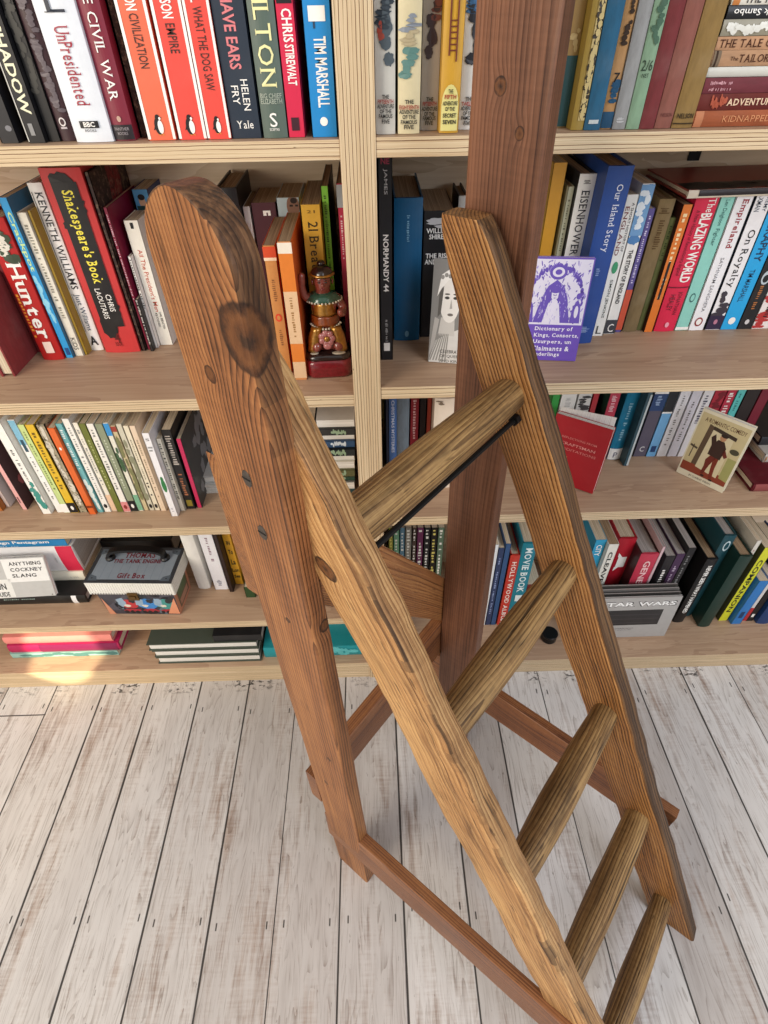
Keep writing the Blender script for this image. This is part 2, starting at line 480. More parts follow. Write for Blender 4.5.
# ---- books: label, row, location, rotation, thickness, depth, height, style, spine colour, board colour, page kind, printed items
BOOKS = [
 ('black paperback with small grey emblem, beside the SHADOW thriller, top shelf', 'AL', (-0.3411, 0.014, 0.9427), (0, 0, 0), 0.0169, 0.118, 0.19, 'pb', '#1b1b20', None, 'cream', [('e', 0.0117, 0.0047, '#77777c', 0.35, 0.2)]),
 ('black thriller with tall cream letters ending SHADOW, top shelf', 'AL', (-0.3144, 0.012, 0.9427), (0, 0, 0), 0.016, 0.118, 0.19, 'pb', '#16161a', None, 'cream', [('v', 'IN SHADOW', 0.1046, 0.0223, '#e6e3c4', 0.55, 0, 1), ('b', 0.107, 0.001, '#c8c6bd', 0, 0.06), ('b', 0.0154, 0.006, '#8a8a8a', 0.3, 0.55)]),
 ('black book with dark embossed lettering beside the plum one, top shelf', 'AL', (-0.3004, 0.018, 0.9427), (0, 0, 0), 0.0112, 0.118, 0.2, 'pb', '#141416', None, 'cream', [('bl', 0.1188, 0.0364, '#34332f', 0.1, 0.9, 16)]),
 ('dark plum hardback with faint silver letters and round badge, top shelf', 'AL', (-0.2874, 0.02, 0.9427), (0, 0, 0), 0.0142, 0.135, 0.2, 'hb', '#3a2228', None, 'cream', [('bl', 0.1359, 0.0224, '#5f555a', 0.2, 0.9, 30), ('e', 0.0154, 0.007, '#d9d2cf', 0.42, 0), ('e', 0.0154, 0.0047, '#3a2228', 0.28, 0), ('b', 0.0115, 0.0099, '#b7aeb0', 0.3, 0.7)]),
 ('broad white hardback titled UNPRESIDENTED, top shelf', 'AL', (-0.2596, 0.012, 0.9427), (0, 0, 0), 0.0347, 0.135, 0.2, 'hb', '#dfe4ea', None, 'white', [('v', 'UnPresidented', 0.0838, 0.0282, '#a02a3c', 0.34, 0.02, 2), ('h', 'L', 0.0989, 0.0135, '#202838', 0.5, 2), ('b', 0.0168, 0.0113, '#15151a', 0.25, 0.75), ('h', 'BBC', 0.0141, 0.0039, '#f2f0ea', 0.3, 1), ('h', 'BOOKS', 0.0094, 0.002, '#15151a', 0.3, 0)]),
 ('maroon hardback with white title on the CIVIL WAR, top shelf', 'AL', (-0.2323, 0.016, 0.9427), (0, 0, 0), 0.0191, 0.135, 0.2, 'hb', '#7d2437', None, 'cream', [('v', 'THE CIVIL WAR', 0.1179, 0.031, '#f2f0ea', 0.42, 0.05, 2), ('b', 0.0127, 0.001, '#241d22', 0, 1), ('h', 'PANTHER', 0.0095, 0.0024, '#9a9296', 0.7, 0), ('h', 'BOOKS', 0.0059, 0.0024, '#9a9296', 0.5, 0), ('e', 0.0173, 0.0047, '#b98', 0.2, 0)]),
 ('dark brown mottled book next to the orange penguin spines, top shelf', 'AL', (-0.2183, 0.03, 0.9427), (0, 0, 0), 0.0082, 0.118, 0.2, 'mot', '#3a2a20', None, 'cream', []),
 ('soft orange penguin paperback with dark word CIVILIZATION, top shelf', 'AL', (-0.196, 0.012, 0.9427), (0, 0, 0), 0.0261, 0.118, 0.198, 'pb', '#e06a4b', None, 'white', [('b', 0.1231, 0.001, '#f2f0ea', 0, 0.1), ('b', 0.1231, 0.001, '#f2f0ea', 0.9, 1), ('v', 'CIVILIZATION', 0.0906, 0.054, '#3c2722', 0.3, 0, 0), ('v', 'FERGUSON', 0.1231, 0.0924, '#f2f0ea', 0.36, 0, 1), ('pg', 0.0114)]),
 ('red penguin paperback with dark word EMPIRE, top shelf', 'AL', (-0.1667, 0.012, 0.9427), (0, 0, 0), 0.0261, 0.118, 0.198, 'pb', '#e14b40', None, 'white', [('b', 0.1227, 0.001, '#f2f0ea', 0, 0.1), ('b', 0.1227, 0.001, '#f2f0ea', 0.9, 1), ('v', 'EMPIRE', 0.0838, 0.0639, '#3c2722', 0.3, 0, 0), ('v', 'FERGUSON', 0.1169, 0.087, '#f2f0ea', 0.36, 0, 1), ('pg', 0.0109)]),
 ('red penguin paperback titled WHAT THE DOG SAW, top shelf', 'AL', (-0.1416, 0.012, 0.9427), (0, 0, 0), 0.0223, 0.118, 0.198, 'pb', '#e14b40', None, 'white', [('b', 0.1224, 0.001, '#f2f0ea', 0, 0.1), ('b', 0.1224, 0.001, '#f2f0ea', 0.9, 1), ('v', 'WHAT THE DOG SAW', 0.0942, 0.0374, '#3c2722', 0.34, 0, 0), ('v', 'GLADWELL', 0.1281, 0.0967, '#f2f0ea', 0.36, 0, 1), ('pg', 0.0105)]),
 ('navy paperback with pink letters reading EARS, top shelf', 'AL', (-0.1158, 0.014, 0.9427), (0, 0, 0), 0.0285, 0.118, 0.2, 'pb', '#232f3e', None, 'cream', [('v', 'THE WALLS HAVE EARS', 0.1603, 0.0519, '#d77c80', 0.36, -0.02, 1), ('v', 'HELEN', 0.0448, 0.0218, '#f2f0ea', 0.22, 0.16, 0), ('v', 'FRY', 0.0404, 0.0263, '#f2f0ea', 0.22, -0.16, 0), ('h', 'Yale', 0.0109, 0.0063, '#f2f0ea', 0.55, 2)]),
 ('grey green hardback with large cream letters ILTON, top shelf', 'AL', (-0.0881, 0.014, 0.9427), (0, 0, 0), 0.0228, 0.135, 0.21, 'hb', '#55655c', None, 'cream', [('v', 'MILTON', 0.1136, 0.0385, '#e9e5a8', 0.6, 0, 2), ('h', 'BIG CHIEF', 0.0326, 0.0037, '#aab4a6', 0.85, 0), ('h', 'ELIZABETH', 0.0285, 0.0038, '#aab4a6', 0.85, 0), ('h', 'S', 0.0144, 0.0109, '#f2f0ea', 0.3, 0), ('h', 'SCEPTRE', 0.0069, 0.002, '#f2f0ea', 0.4, 0)]),
 ('crimson paperback with white condensed author name, top shelf', 'AL', (-0.0679, 0.014, 0.9427), (0, 0, 0), 0.0161, 0.118, 0.19, 'pb', '#d0264a', None, 'cream', [('v', 'CHRIS', 0.0919, 0.0698, '#f2f0ea', 0.55, 0.05, 1), ('v', 'STIREWALT', 0.0684, 0.0397, '#f2f0ea', 0.5, 0.05, 1), ('b', 0.0975, 0.0951, '#15151a', 0.1, 0.9), ('b', 0.0156, 0.0054, '#3c1a26', 0.25, 0.7)]),
 ('sky blue paperback with white flag drawing against the upright, top shelf', 'AL', (-0.0411, 0.012, 0.9427), (0, 0, 0), 0.0241, 0.118, 0.198, 'pb', '#1e86c8', None, 'white', [('v', 'TIM MARSHALL', 0.0735, 0.0231, '#f2f0ea', 0.45, 0.05, 1), ('b', 0.0934, 0.0833, '#f2f0ea', 0.2, 0.8), ('b', 0.0833, 0.0787, '#2b3f55', 0.35, 0.42), ('e', 0.0123, 0.007, '#f2f0ea', 0.3, 0)]),
 ('cream dust jacketed adventure with blue grey night scene, top shelf', 'AR', (0.017, 0.014, 0.9438), (0, 0, 0), 0.0182, 0.135, 0.185, 'hb', '#d3d3cb', None, 'cream', [('bl', 0.1075, 0.0501, '#4d5a63', 0.05, 0.95, 5), ('bl', 0.0813, 0.0694, '#a6483a', 0.05, 0.45, 3), ('bl', 0.0953, 0.0761, '#2f3b46', 0.1, 0.9, 6), ('h', 'THE', 0.0291, 0.0031, '#222', 0.35, 1), ('h', 'FIFTEENTH', 0.0255, 0.0031, '#a8483e', 0.8, 1), ('h', 'ADVENTURE', 0.0219, 0.0032, '#222', 0.85, 1), ('h', 'OF THE', 0.0181, 0.0032, '#222', 0.6, 1), ('h', 'FAMOUS', 0.0144, 0.0033, '#222', 0.7, 1), ('h', 'FIVE', 0.0103, 0.0033, '#222', 0.4, 1)]),
 ('cream dust jacketed adventure with blue mountain drawing, top shelf', 'AR', (0.0389, 0.014, 0.9438), (0, 0, 0), 0.0205, 0.135, 0.185, 'hb', '#ddd3ae', None, 'cream', [('bl', 0.0861, 0.0744, '#8a93a0', 0.1, 0.95, 4), ('bl', 0.0637, 0.0427, '#5f8a86', 0, 0.8, 5), ('bl', 0.0757, 0.065, '#b5a98a', 0.1, 0.9, 4), ('h', 'THE', 0.025, 0.0031, '#222', 0.4, 1), ('h', 'EIGHTEENTH', 0.0208, 0.0032, '#a8483e', 0.9, 1), ('h', 'ADVENTURE', 0.0173, 0.0032, '#222', 0.9, 1), ('h', 'OF THE', 0.0135, 0.0033, '#222', 0.6, 1), ('h', 'FAMOUS', 0.0095, 0.0033, '#222', 0.75, 1), ('h', 'FIVE', 0.0056, 0.0034, '#222', 0.45, 1)]),
 ('grey jacketed adventure with dark maroon picture, top shelf', 'AR', (0.0594, 0.03, 0.9438), (0, 0, 0), 0.0164, 0.135, 0.185, 'hb', '#a8a29b', None, 'cream', [('bl', 0.1073, 0.0541, '#3c2f33', 0.1, 1, 5), ('bl', 0.101, 0.0803, '#6b3e3a', 0.3, 1, 4), ('h', 'THE', 0.0248, 0.0032, '#332', 0.4, 1), ('h', 'FIFTEENTH', 0.0213, 0.0032, '#963c38', 0.8, 1), ('h', 'ADVENTURE', 0.0174, 0.0033, '#332', 0.9, 1), ('h', 'OF THE', 0.0134, 0.0033, '#332', 0.6, 1), ('h', 'FAMOUS', 0.0099, 0.0033, '#332', 0.75, 1), ('h', 'FIVE', 0.0062, 0.0034, '#332', 0.45, 1)]),
 ('mustard yellow jacketed adventure with red ladder drawing, top shelf', 'AR', (0.077, 0.014, 0.9438), (0, 0, 0), 0.018, 0.135, 0.185, 'hb', '#c99a2e', None, 'cream', [('e', 0.0228, 0.0289, '#ddd68a', 0.85, 0), ('b', 0.0228, 0.0018, '#ddd68a', 0.06, 0.94), ('b', 0.0817, 0.0808, '#6e3320', 0.3, 0.7), ('b', 0.0778, 0.0768, '#6e3320', 0.3, 0.7), ('b', 0.0739, 0.0729, '#6e3320', 0.3, 0.7), ('b', 0.0699, 0.0689, '#6e3320', 0.3, 0.7), ('b', 0.0658, 0.0648, '#6e3320', 0.3, 0.7), ('b', 0.0618, 0.0607, '#6e3320', 0.3, 0.7), ('b', 0.1067, 0.0576, '#6e3320', 0.28, 0.36), ('b', 0.1067, 0.0534, '#6e3320', 0.64, 0.72), ('h', 'THE', 0.0322, 0.0031, '#222', 0.25, 1), ('h', 'FIFTH', 0.0281, 0.0032, '#a8382e', 0.6, 1), ('h', 'ADVENTURE', 0.0232, 0.0032, '#222', 0.75, 1), ('h', 'OF THE', 0.019, 0.0032, '#222', 0.5, 1), ('h', 'SECRET', 0.014, 0.0033, '#222', 0.7, 1), ('h', 'SEVEN', 0.0089, 0.0033, '#222', 0.7, 1)]),
 ('white jacketed adventure with blue black picture half behind ladder, top shelf', 'AR', (0.0969, 0.03, 0.9438), (0, 0, 0), 0.0168, 0.135, 0.185, 'hb', '#d8d6cf', None, 'cream', [('bl', 0.1068, 0.0492, '#2c2f36', 0.05, 0.95, 6), ('bl', 0.098, 0.0851, '#3d6b96', 0.1, 1, 4), ('h', 'THE', 0.0245, 0.0033, '#222', 0.4, 1), ('h', 'TWELFTH', 0.0207, 0.0033, '#a8382e', 0.8, 1), ('h', 'ADVENTURE', 0.0172, 0.0033, '#222', 0.85, 1), ('h', 'OF THE', 0.0132, 0.0034, '#222', 0.6, 1), ('h', 'FAMOUS', 0.0096, 0.0034, '#222', 0.75, 1), ('h', 'FIVE', 0.0056, 0.0034, '#222', 0.45, 1)]),
 ('tan book with dark teal lower half beside ladder post, top shelf', 'AR', (0.1891, 0.03, 0.9438), (0, 0, 0), 0.0104, 0.135, 0.19, 'hb', '#93784a', None, 'cream', [('b', 0.055, 0.001, '#23484d', 0, 1), ('bl', 0.0744, 0.0578, '#b09a6c', 0.1, 0.9, 4)]),
 ('mustard book with black scrolled lettering, top shelf', 'AR', (0.2006, 0.014, 0.9438), (0, 0, 0), 0.0117, 0.135, 0.19, 'hb', '#9a8038', None, 'cream', [('b', 0.1286, 0.0076, '#c2ad72', 0.42, 0.97), ('bl', 0.117, 0.0099, '#2e2412', 0.42, 0.98, 30), ('bl', 0.117, 0.0099, '#c2ad72', 0.5, 0.9, 20)]),
 ('plain teal blue cloth book in the antique row, top shelf', 'AR', (0.2147, 0.013, 0.9438), (0, 0, 0), 0.0153, 0.135, 0.2, 'cl', '#2e6280', None, 'cream', [('b', 0.0083, 0.0051, '#cfd6d4', 0.2, 0.8)]),
 ('torn tan and blue book marked 7, top shelf', 'AR', (0.2289, 0.016, 0.9438), (0, 0, 0), 0.0107, 0.135, 0.19, 'cl', '#b58a5a', None, 'cream', [('bl', 0.0366, 0.0201, '#27506e', 0.0, 1, 4), ('b', 0.0139, 0.001, '#27506e', 0, 1), ('h', '7', 0.0395, 0.0072, '#15151a', 0.5, 0), ('bl', 0.0795, 0.0621, '#3a2c22', 0.3, 0.9, 5), ('bl', 0.0924, 0.0835, '#3a2c22', 0.4, 0.9, 3)]),
 ('light grey cloth book beside mint green one, top shelf', 'AR', (0.2409, 0.014, 0.9438), (0, 0, 0), 0.0125, 0.135, 0.19, 'cl', '#9a9a98', None, 'cream', [('d', 0.0093, 0.0053, '#ddd', 0.7, 3, 0)]),
 ('mint green book priced 2/6, top shelf', 'AR', (0.2538, 0.013, 0.9438), (0, 0, 0), 0.0125, 0.135, 0.19, 'cl', '#86a487', None, 'cream', [('h', '2/6', 0.048, 0.0078, '#2f4636', 0.8, 0), ('h', 'NET', 0.0408, 0.0029, '#2f4636', 0.5, 0), ('bl', 0.0921, 0.0633, '#4d6b58', 0.2, 0.9, 7)]),
 ('deep maroon cloth book in the antique row, top shelf', 'AR', (0.2675, 0.013, 0.9438), (0, 0, 0), 0.0141, 0.135, 0.2, 'cl', '#753436', None, 'cream', []),
 ('faded rose brown cloth book beside the olive one, top shelf', 'AR', (0.2833, 0.014, 0.9438), (0, 0, 0), 0.0154, 0.135, 0.2, 'cl', '#8a574c', None, 'cream', [('h', 'NELSON', 0.0109, 0.0028, '#5d2f2c', 0.7, 0)]),
 ('olive tan cloth book leaning beside the flat pile, top shelf', 'AR', (0.3018, 0.014, 0.9438), (0, 0, 0), 0.0195, 0.135, 0.2, 'cl', '#8b7042', None, 'cream', [('h', 'NELSON', 0.0098, 0.004, '#3a2d1c', 0.8, 1), ('b', 0.0043, 0.0033, '#3a2d1c', 0, 1)]),
 ('orange brown book lying lowest in the antique pile, top shelf', 'ARs', (0.501, 0.016, 0.9502), (0, -90, 0), 0.0128, 0.13, 0.19, 'cl', '#9a5638', None, 'cream', [('v', 'KIDNAPPED', 0.1618, 0.115, '#c98a62', 0.4, 0, 2), ('b', 0.1881, 0.1803, '#b87a58', 0.0, 1.0)]),
 ('dark red book titled ADVENTURES in the antique pile, top shelf', 'ARs', (0.5012, 0.016, 0.9632), (0, -90, 0), 0.0128, 0.13, 0.19, 'cl', '#642925', None, 'cream', [('v', 'ADVENTURES OF', 0.1623, 0.1008, '#e2c6a8', 0.42, 0, 3), ('bl', 0.1776, 0.1632, '#a9553f', 0.1, 0.9, 9)]),
 ('plum red book above the ADVENTURES one, top shelf', 'ARs', (0.5027, 0.016, 0.9757), (0, -90, 0), 0.0116, 0.13, 0.19, 'cl', '#6e343c', None, 'cream', [('d', 0.1848, 0.1641, '#d9a4ac', 0.28, 8, 0.2), ('d', 0.1848, 0.1641, '#d9a4ac', 0.28, 8, -0.22)]),
 ('thin pale grey book in the antique pile, top shelf', 'ARs', (0.4828, 0.018, 0.9855), (0, -90, 0), 0.0073, 0.13, 0.17, 'hb', '#c3c2b8', None, 'cream', []),
 ('tan book reading TAILOR in the antique pile, top shelf', 'ARs', (0.4733, 0.018, 0.9952), (0, -90, 0), 0.0114, 0.13, 0.16, 'cl', '#b08a6a', None, 'cream', [('v', 'TAILOR', 0.1352, 0.1075, '#4a2a1e', 0.5, 0, 2), ('v', 'The', 0.1434, 0.1361, '#4a2a1e', 0.25, 0, 0), ('b', 0.159, 0.1526, '#7a6a58', 0.0, 1.0), ('b', 0.1572, 0.1554, '#3a2a20', 0.0, 1.0)]),
 ('tan book reading THE TALE OF in the antique pile, top shelf', 'ARs', (0.4737, 0.018, 1.0058), (0, -90, 0), 0.0094, 0.13, 0.16, 'cl', '#b98f6e', None, 'cream', [('v', 'THE TALE OF', 0.1573, 0.1055, '#4a2a1e', 0.62, 0, 2)]),
 ('beige grey book with silvery stripe in the antique pile, top shelf', 'ARs', (0.4645, 0.018, 1.0164), (0, -90, 0), 0.0111, 0.13, 0.15, 'hb', '#8f8a78', None, 'cream', [('bl', 0.146, 0.1084, '#d8d8d0', 0.1, 0.9, 9)]),
 ('black book with upside down white lettering in the antique pile, top shelf', 'ARs', (0.4652, 0.018, 1.0266), (0, -90, 0), 0.0088, 0.13, 0.15, 'hb', '#17191d', None, 'cream', [('vu', 'ack Sambo', 0.1447, 0.1067, '#f2f0ea', 0.5)]),
 ('white and orange book topmost in the antique pile, top shelf', 'ARs', (0.4661, 0.018, 1.0352), (0, -90, 0), 0.0077, 0.13, 0.15, 'hb', '#d8d4c8', None, 'cream', [('v', 'THE TA', 0.1387, 0.1125, '#3c3c3c', 0.7, 0, 1), ('b', 0.149, 0.143, '#c07a3e', 0.0, 1.0)]),
 ('faded red book showing its cream page edges at the frame edge, second shelf', 'BL', (-0.4962, 0.17, 0.6685), (0, 0, 180), 0.0182, 0.1, 0.115, 'fo', '#8c3b3c', None, 'cream', []),
 ('dark red board cover standing behind the HUNTER book, second shelf', 'BL', (-0.4839, 0.14, 0.6685), (0, 0, 0), 0.0056, 0.06, 0.13, 'pb', '#6e2228', None, 'cream', []),
 ('red book titled HUNTER with green picture above, second shelf', 'BL', (-0.454, 0.1175, 0.6685), (0, 0, 0), 0.0285, 0.135, 0.1841, 'hb', '#b3201f', None, 'cream', [('v', 'Hunter', 0.1333, 0.0322, '#f2f0ea', 0.62, 0.1, 3), ('d', 0.093, 0.0322, '#e8a23a', 0.2, 6, -0.33), ('bl', 0.1797, 0.1333, '#3b4a38', 0, 1, 6), ('bl', 0.173, 0.1405, '#d8d4c8', 0.1, 0.8, 4), ('b', 0.0278, 0.0114, '#f0d8cc', 0.35, 0.75)]),
 ('thin sky blue book with cartoonish green lettering, second shelf', 'BL', (-0.433, 0.1209, 0.6685), (0, 0, 0), 0.0105, 0.118, 0.2043, 'pb', '#2f9ad8', '#3a6a8a', 'cream', [('v', 'Crackpot', 0.1893, 0.1194, '#c9e6a0', 0.7, 0, 1), ('bl', 0.1144, 0.0531, '#8fd0e8', 0.1, 0.9, 6), ('b', 0.0152, 0.0046, '#174a86', 0.3, 0.8)]),
 ('slim cream book with grey script title, second shelf', 'BL', (-0.4213, 0.1264, 0.6685), (0, 0, 0), 0.012, 0.118, 0.1865, 'pb', '#e4dfcf', None, 'cream', [('d', 0.1766, 0.0532, '#8a8578', 0.42, 16, 0), ('v', 'KIDS', 0.0272, 0.0092, '#444', 0.5, 0, 0)]),
 ('thin mustard book squeezed between two white spines, second shelf', 'BL', (-0.4126, 0.129, 0.6685), (0, 0, 0), 0.0043, 0.13, 0.1879, 'pb', '#9a7d22', None, 'cream', []),
 ('white hardback with underlined black capitals beside the thick red one, second shelf', 'BL', (-0.4015, 0.144, 0.6685), (0, 0, 0), 0.0173, 0.128, 0.2144, 'hb', '#efeeea', None, 'cream', [('v', 'KENNETH WILLIAMS', 0.2048, 0.0882, '#15151a', 0.5, 0.1, 2), ('b', 0.2048, 0.0882, '#15151a', 0.12, 0.17), ('v', 'Just Williams', 0.0815, 0.0304, '#28405a', 0.5, 0, 0), ('b', 0.0815, 0.0274, '#28405a', 0.12, 0.16), ('h', 'A', 0.0153, 0.0137, '#15151a', 0.6, 1)]),
 ('thick red hardback with black brushed panel and yellow title, second shelf', 'BL', (-0.362, 0.1355, 0.6685), (0, 0, 0), 0.0489, 0.135, 0.2309, 'hb', '#c63a3a', None, 'cream', [('bl', 0.2227, 0.0303, '#1c1a1c', 0.2, 0.82, 9), ('b', 0.2165, 0.0391, '#1c1a1c', 0.2, 0.82), ('v', "Shakespeare's Book", 0.2081, 0.0984, '#efe24e', 0.36, 0.0, 3), ('v', 'CHRIS', 0.0839, 0.0605, '#f2f0ea', 0.15, 0.15, 0), ('v', 'LAOUTARIS', 0.0919, 0.0506, '#f2f0ea', 0.15, -0.08, 0), ('h', '4', 0.0229, 0.015, '#5a1214', 0.15, 0), ('h', 'BOOK', 0.0138, 0.0061, '#5a1214', 0.2, 0)]),
 ('tall dark brown patterned book behind the thick red one, second shelf', 'BL', (-0.3325, 0.137, 0.6685), (0, 0, 0), 0.0057, 0.12, 0.225, 'mot', '#33201c', '#2e1a18', 'cream', [('sb', '#7a1f24', 1)]),
 ('maroon thin spine with tiny white title, second shelf', 'BL', (-0.3251, 0.14, 0.6685), (0, 0, 0), 0.0049, 0.11, 0.1867, 'pb', '#7a1535', None, 'cream', [('d', 0.1789, 0.073, '#d8b8c0', 0.4, 24, 0)]),
 ('dotted black and white narrow spine low on the shelf, second shelf', 'BL', (-0.3201, 0.135, 0.6685), (0, 0, 0), 0.0043, 0.118, 0.075, 'pb', '#2c2a2a', None, 'cream', [('d', 0.074, 0.0099, '#cfcac4', 0.6, 14, 0)]),
 ('thin white spine with black lettering beside maroon book, second shelf', 'BL', (-0.3163, 0.146, 0.6685), (0, 0, 0), 0.0043, 0.118, 0.127, 'pb', '#e9e7e1', None, 'cream', [('d', 0.1233, 0.0536, '#15151a', 0.5, 10, 0)]),
 ('light blue book with a portrait on the spine, second shelf', 'BL', (-0.3035, 0.212, 0.6685), (0, 0, 0), 0.0204, 0.06, 0.1899, 'pb', '#5a9fce', '#24386a', 'cream', [('e', 0.1755, 0.0156, '#d8b090', 0.42, 0), ('e', 0.1809, 0.0072, '#221a18', 0.46, 0), ('b', 0.1707, 0.1344, '#2a4a4a', 0.1, 0.95)]),
 ('cream white book with small red title beside the ladder top, second shelf', 'BL', (-0.3044, 0.1545, 0.6685), (0, 0, 0), 0.0187, 0.05, 0.1678, 'pb', '#e7e4d8', None, 'cream', [('v', "All The President's Men", 0.1328, 0.0497, '#c05038', 0.32, 0.05, 0), ('v', 'CARL BERNSTEIN', 0.0497, 0.0246, '#15151a', 0.16, 0.2, 0), ('v', 'BOB WOODWARD', 0.0482, 0.0276, '#15151a', 0.16, -0.1, 0), ('b', 0.1654, 0.1583, '#15151a', 0.4, 0.6)]),
 ('black book standing behind the rounded ladder top, second shelf', 'BL', (-0.1805, 0.17, 0.6685), (0, 0, 0), 0.0262, 0.1, 0.199, 'hb', '#1c1b1e', None, 'brown', []),
 ('narrow white book beside the maroon one with N, second shelf', 'BL', (-0.1615, 0.185, 0.6685), (0, 0, 0), 0.0097, 0.08, 0.1734, 'pb', '#dcdcda', None, 'brown', []),
 ('dark maroon book with white letter on its spine, second shelf', 'BL', (-0.139, 0.185, 0.6685), (0, 0, 0), 0.0323, 0.08, 0.1776, 'pb', '#4a1a26', None, 'brown', [('b', 0.1682, 0.1622, '#f2f0ea', 0.45, 0.75), ('b', 0.1658, 0.1622, '#4a1a26', 0.58, 0.64)]),
 ('old tan and orange paperback nearer the rounded ladder top, second shelf', 'BL', (-0.1185, 0.06, 0.6685), (0, 0, 0), 0.0147, 0.118, 0.1629, 'pb', '#c88a4c', '#c4502a', 'brown', [('b', 0.1619, 0.1496, '#d04a24', 0, 1), ('b', 0.1496, 0.1462, '#f0d8b8', 0, 1), ('d', 0.1243, 0.0976, '#8a5a30', 0.35, 5, 0), ('e', 0.0773, 0.0103, '#d8442a', 0.55, 0), ('e', 0.0773, 0.0058, '#c88a4c', 0.3, 0), ('d', 0.0615, 0.0397, '#8a5a30', 0.3, 4, 0)]),
 ('pale blue book with face photograph on its spine, second shelf', 'BL', (-0.1065, 0.185, 0.6685), (0, 0, 0), 0.0297, 0.08, 0.1828, 'pb', '#b9cbd3', None, 'brown', [('e', 0.1723, 0.0284, '#8e6a58', 0.55, 0.2), ('e', 0.1793, 0.007, '#2c201c', 0.3, 0.25), ('b', 0.1746, 0.1723, '#2c201c', 0.55, 0.7), ('b', 0.1746, 0.1723, '#2c201c', 0.8, 0.92)]),
 ('old orange and white paperback with torn foot, second shelf', 'BL', (-0.0975, 0.0417, 0.6685), (0, 0, 0), 0.016, 0.118, 0.1722, 'pb', '#cf8a52', '#d4602a', 'brown', [('b', 0.1712, 0.1595, '#e6dccb', 0, 1), ('b', 0.1595, 0.1165, '#d87a2c', 0, 1), ('b', 0.1165, 0.0508, '#dcb890', 0, 1), ('d', 0.1093, 0.0588, '#9a7040', 0.3, 8, 0), ('b', 0.0508, 0.026, '#d87a2c', 0, 1), ('b', 0.026, 0.0029, '#dcb890', 0, 1)]),
 ('yellow book with slanted title 21 Br behind the figurine, second shelf', 'BL', (-0.0691, 0.09, 0.6685), (0, 0, 0), 0.023, 0.12, 0.1972, 'pb', '#d2a437', None, 'brown', [('v', '21 Breaths', 0.1792, 0.1122, '#2a2010', 0.5, 0.05, 2), ('h', '21', 0.1899, 0.0032, '#6a5020', 0.4, 0)]),
 ('thin lime green book behind the figurine, second shelf', 'BL', (-0.0522, 0.105, 0.6685), (0, 0, 0), 0.0086, 0.118, 0.2125, 'pb', '#7fc241', '#171717', 'brown', [('d', 0.2027, 0.1038, '#2c4a1c', 0.4, 22, 0)]),
 ('narrow crimson book with grey head against the upright, second shelf', 'BL', (-0.0342, 0.1, 0.6685), (0, 0, 0), 0.008, 0.118, 0.2158, 'pb', '#b02c48', '#1c1c1e', 'brown', [('b', 0.2148, 0.1909, '#9aa0a4', 0, 1), ('d', 0.1823, 0.1322, '#e8c8d0', 0.35, 9, 0)]),
 ('tall thin black book titled NORMANDY 44, second shelf', 'BR', (0.0174, 0.073, 0.678), (0, 0, 0), 0.0158, 0.118, 0.2376, 'pb', '#1d1e22', None, 'cream', [('v', 'NORMANDY 44', 0.1586, 0.0922, '#f2f0ea', 0.42, 0, 1), ('v', 'JAMES', 0.2255, 0.2003, '#c8c8c8', 0.3, 0, 0), ('h', 'NE', 0.2325, 0.0056, '#b03858', 0.6, 1), ('b', 0.0246, 0.0132, '#f2f0ea', 0.25, 0.75), ('d', 0.0561, 0.026, '#aaa', 0.25, 9, 0)]),
 ('plain deep blue hardback beside the black NORMANDY one, second shelf', 'BR', (0.0472, 0.1318, 0.678), (0, 0, 0), 0.0356, 0.13, 0.1829, 'hb', '#10567f', None, 'brown', [('d', 0.164, 0.1325, '#7fb0c8', 0.12, 7, 0), ('e', 0.0106, 0.009, '#6a9ab8', 0.16, 0.0)]),
 ('thick black book with silver capitals behind ladder stile, second shelf', 'BR', (0.0864, 0.14, 0.678), (0, 0, 0), 0.0385, 0.11, 0.1656, 'pb', '#18181b', None, 'brown', [('h', 'WILLIAM', 0.1424, 0.006, '#f2f0ea', 0.8, 1), ('h', 'SHIRER', 0.1352, 0.006, '#f2f0ea', 0.6, 1), ('bl', 0.1564, 0.1459, '#c8c8c8', 0.15, 0.95, 3), ('h', 'THE RISE', 0.1119, 0.0063, '#f2f0ea', 0.8, 1), ('h', 'AND FALL', 0.1043, 0.0064, '#f2f0ea', 0.85, 1)]),
 ('white spined book standing dim behind the ladder post, second shelf', 'BR', (0.1227, 0.19, 0.678), (0, 0, 0), 0.0118, 0.07, 0.17, 'hb', '#d5d3cc', '#2b2626', 'brown', []),
 ('gold yellow book beside the ladder post, second shelf', 'BR', (0.2318, 0.15, 0.678), (0, 0, 0), 0.017, 0.1, 0.2128, 'pb', '#c48f2b', '#c9a04a', 'cream', []),
 ('thin pale green book beside the white hardback with grey capitals, second shelf', 'BR', (0.2502, 0.15, 0.678), (0, 0, 0), 0.0078, 0.118, 0.1868, 'pb', '#bdbfa6', None, 'cream', [('d', 0.1723, 0.1063, '#6a6c58', 0.3, 10, 0)]),
 ('white hardback with large grey capitals along its spine, second shelf', 'BR', (0.2648, 0.14, 0.678), (0, 0, 0), 0.0207, 0.132, 0.2026, 'hb', '#ebebe8', '#202226', 'cream', [('v', 'EISENHOWER', 0.1854, 0.1092, '#2c2c34', 0.48, 0.0, 2), ('d', 0.1962, 0.1919, '#666', 0.5, 2, 0)]),
 ('tall blue hardback titled OUR ISLAND STORY, second shelf', 'BR', (0.2907, 0.1091, 0.678), (0, 0, 0), 0.0301, 0.14, 0.2164, 'hb', '#24488f', None, 'brown', [('v', 'Our Island Story', 0.1981, 0.1223, '#d9dfec', 0.34, 0.05, 2), ('d', 0.025, 0.0134, '#8ca4d0', 0.5, 4, 0), ('d', 0.1027, 0.0926, '#8ca4d0', 0.2, 2, 0)]),
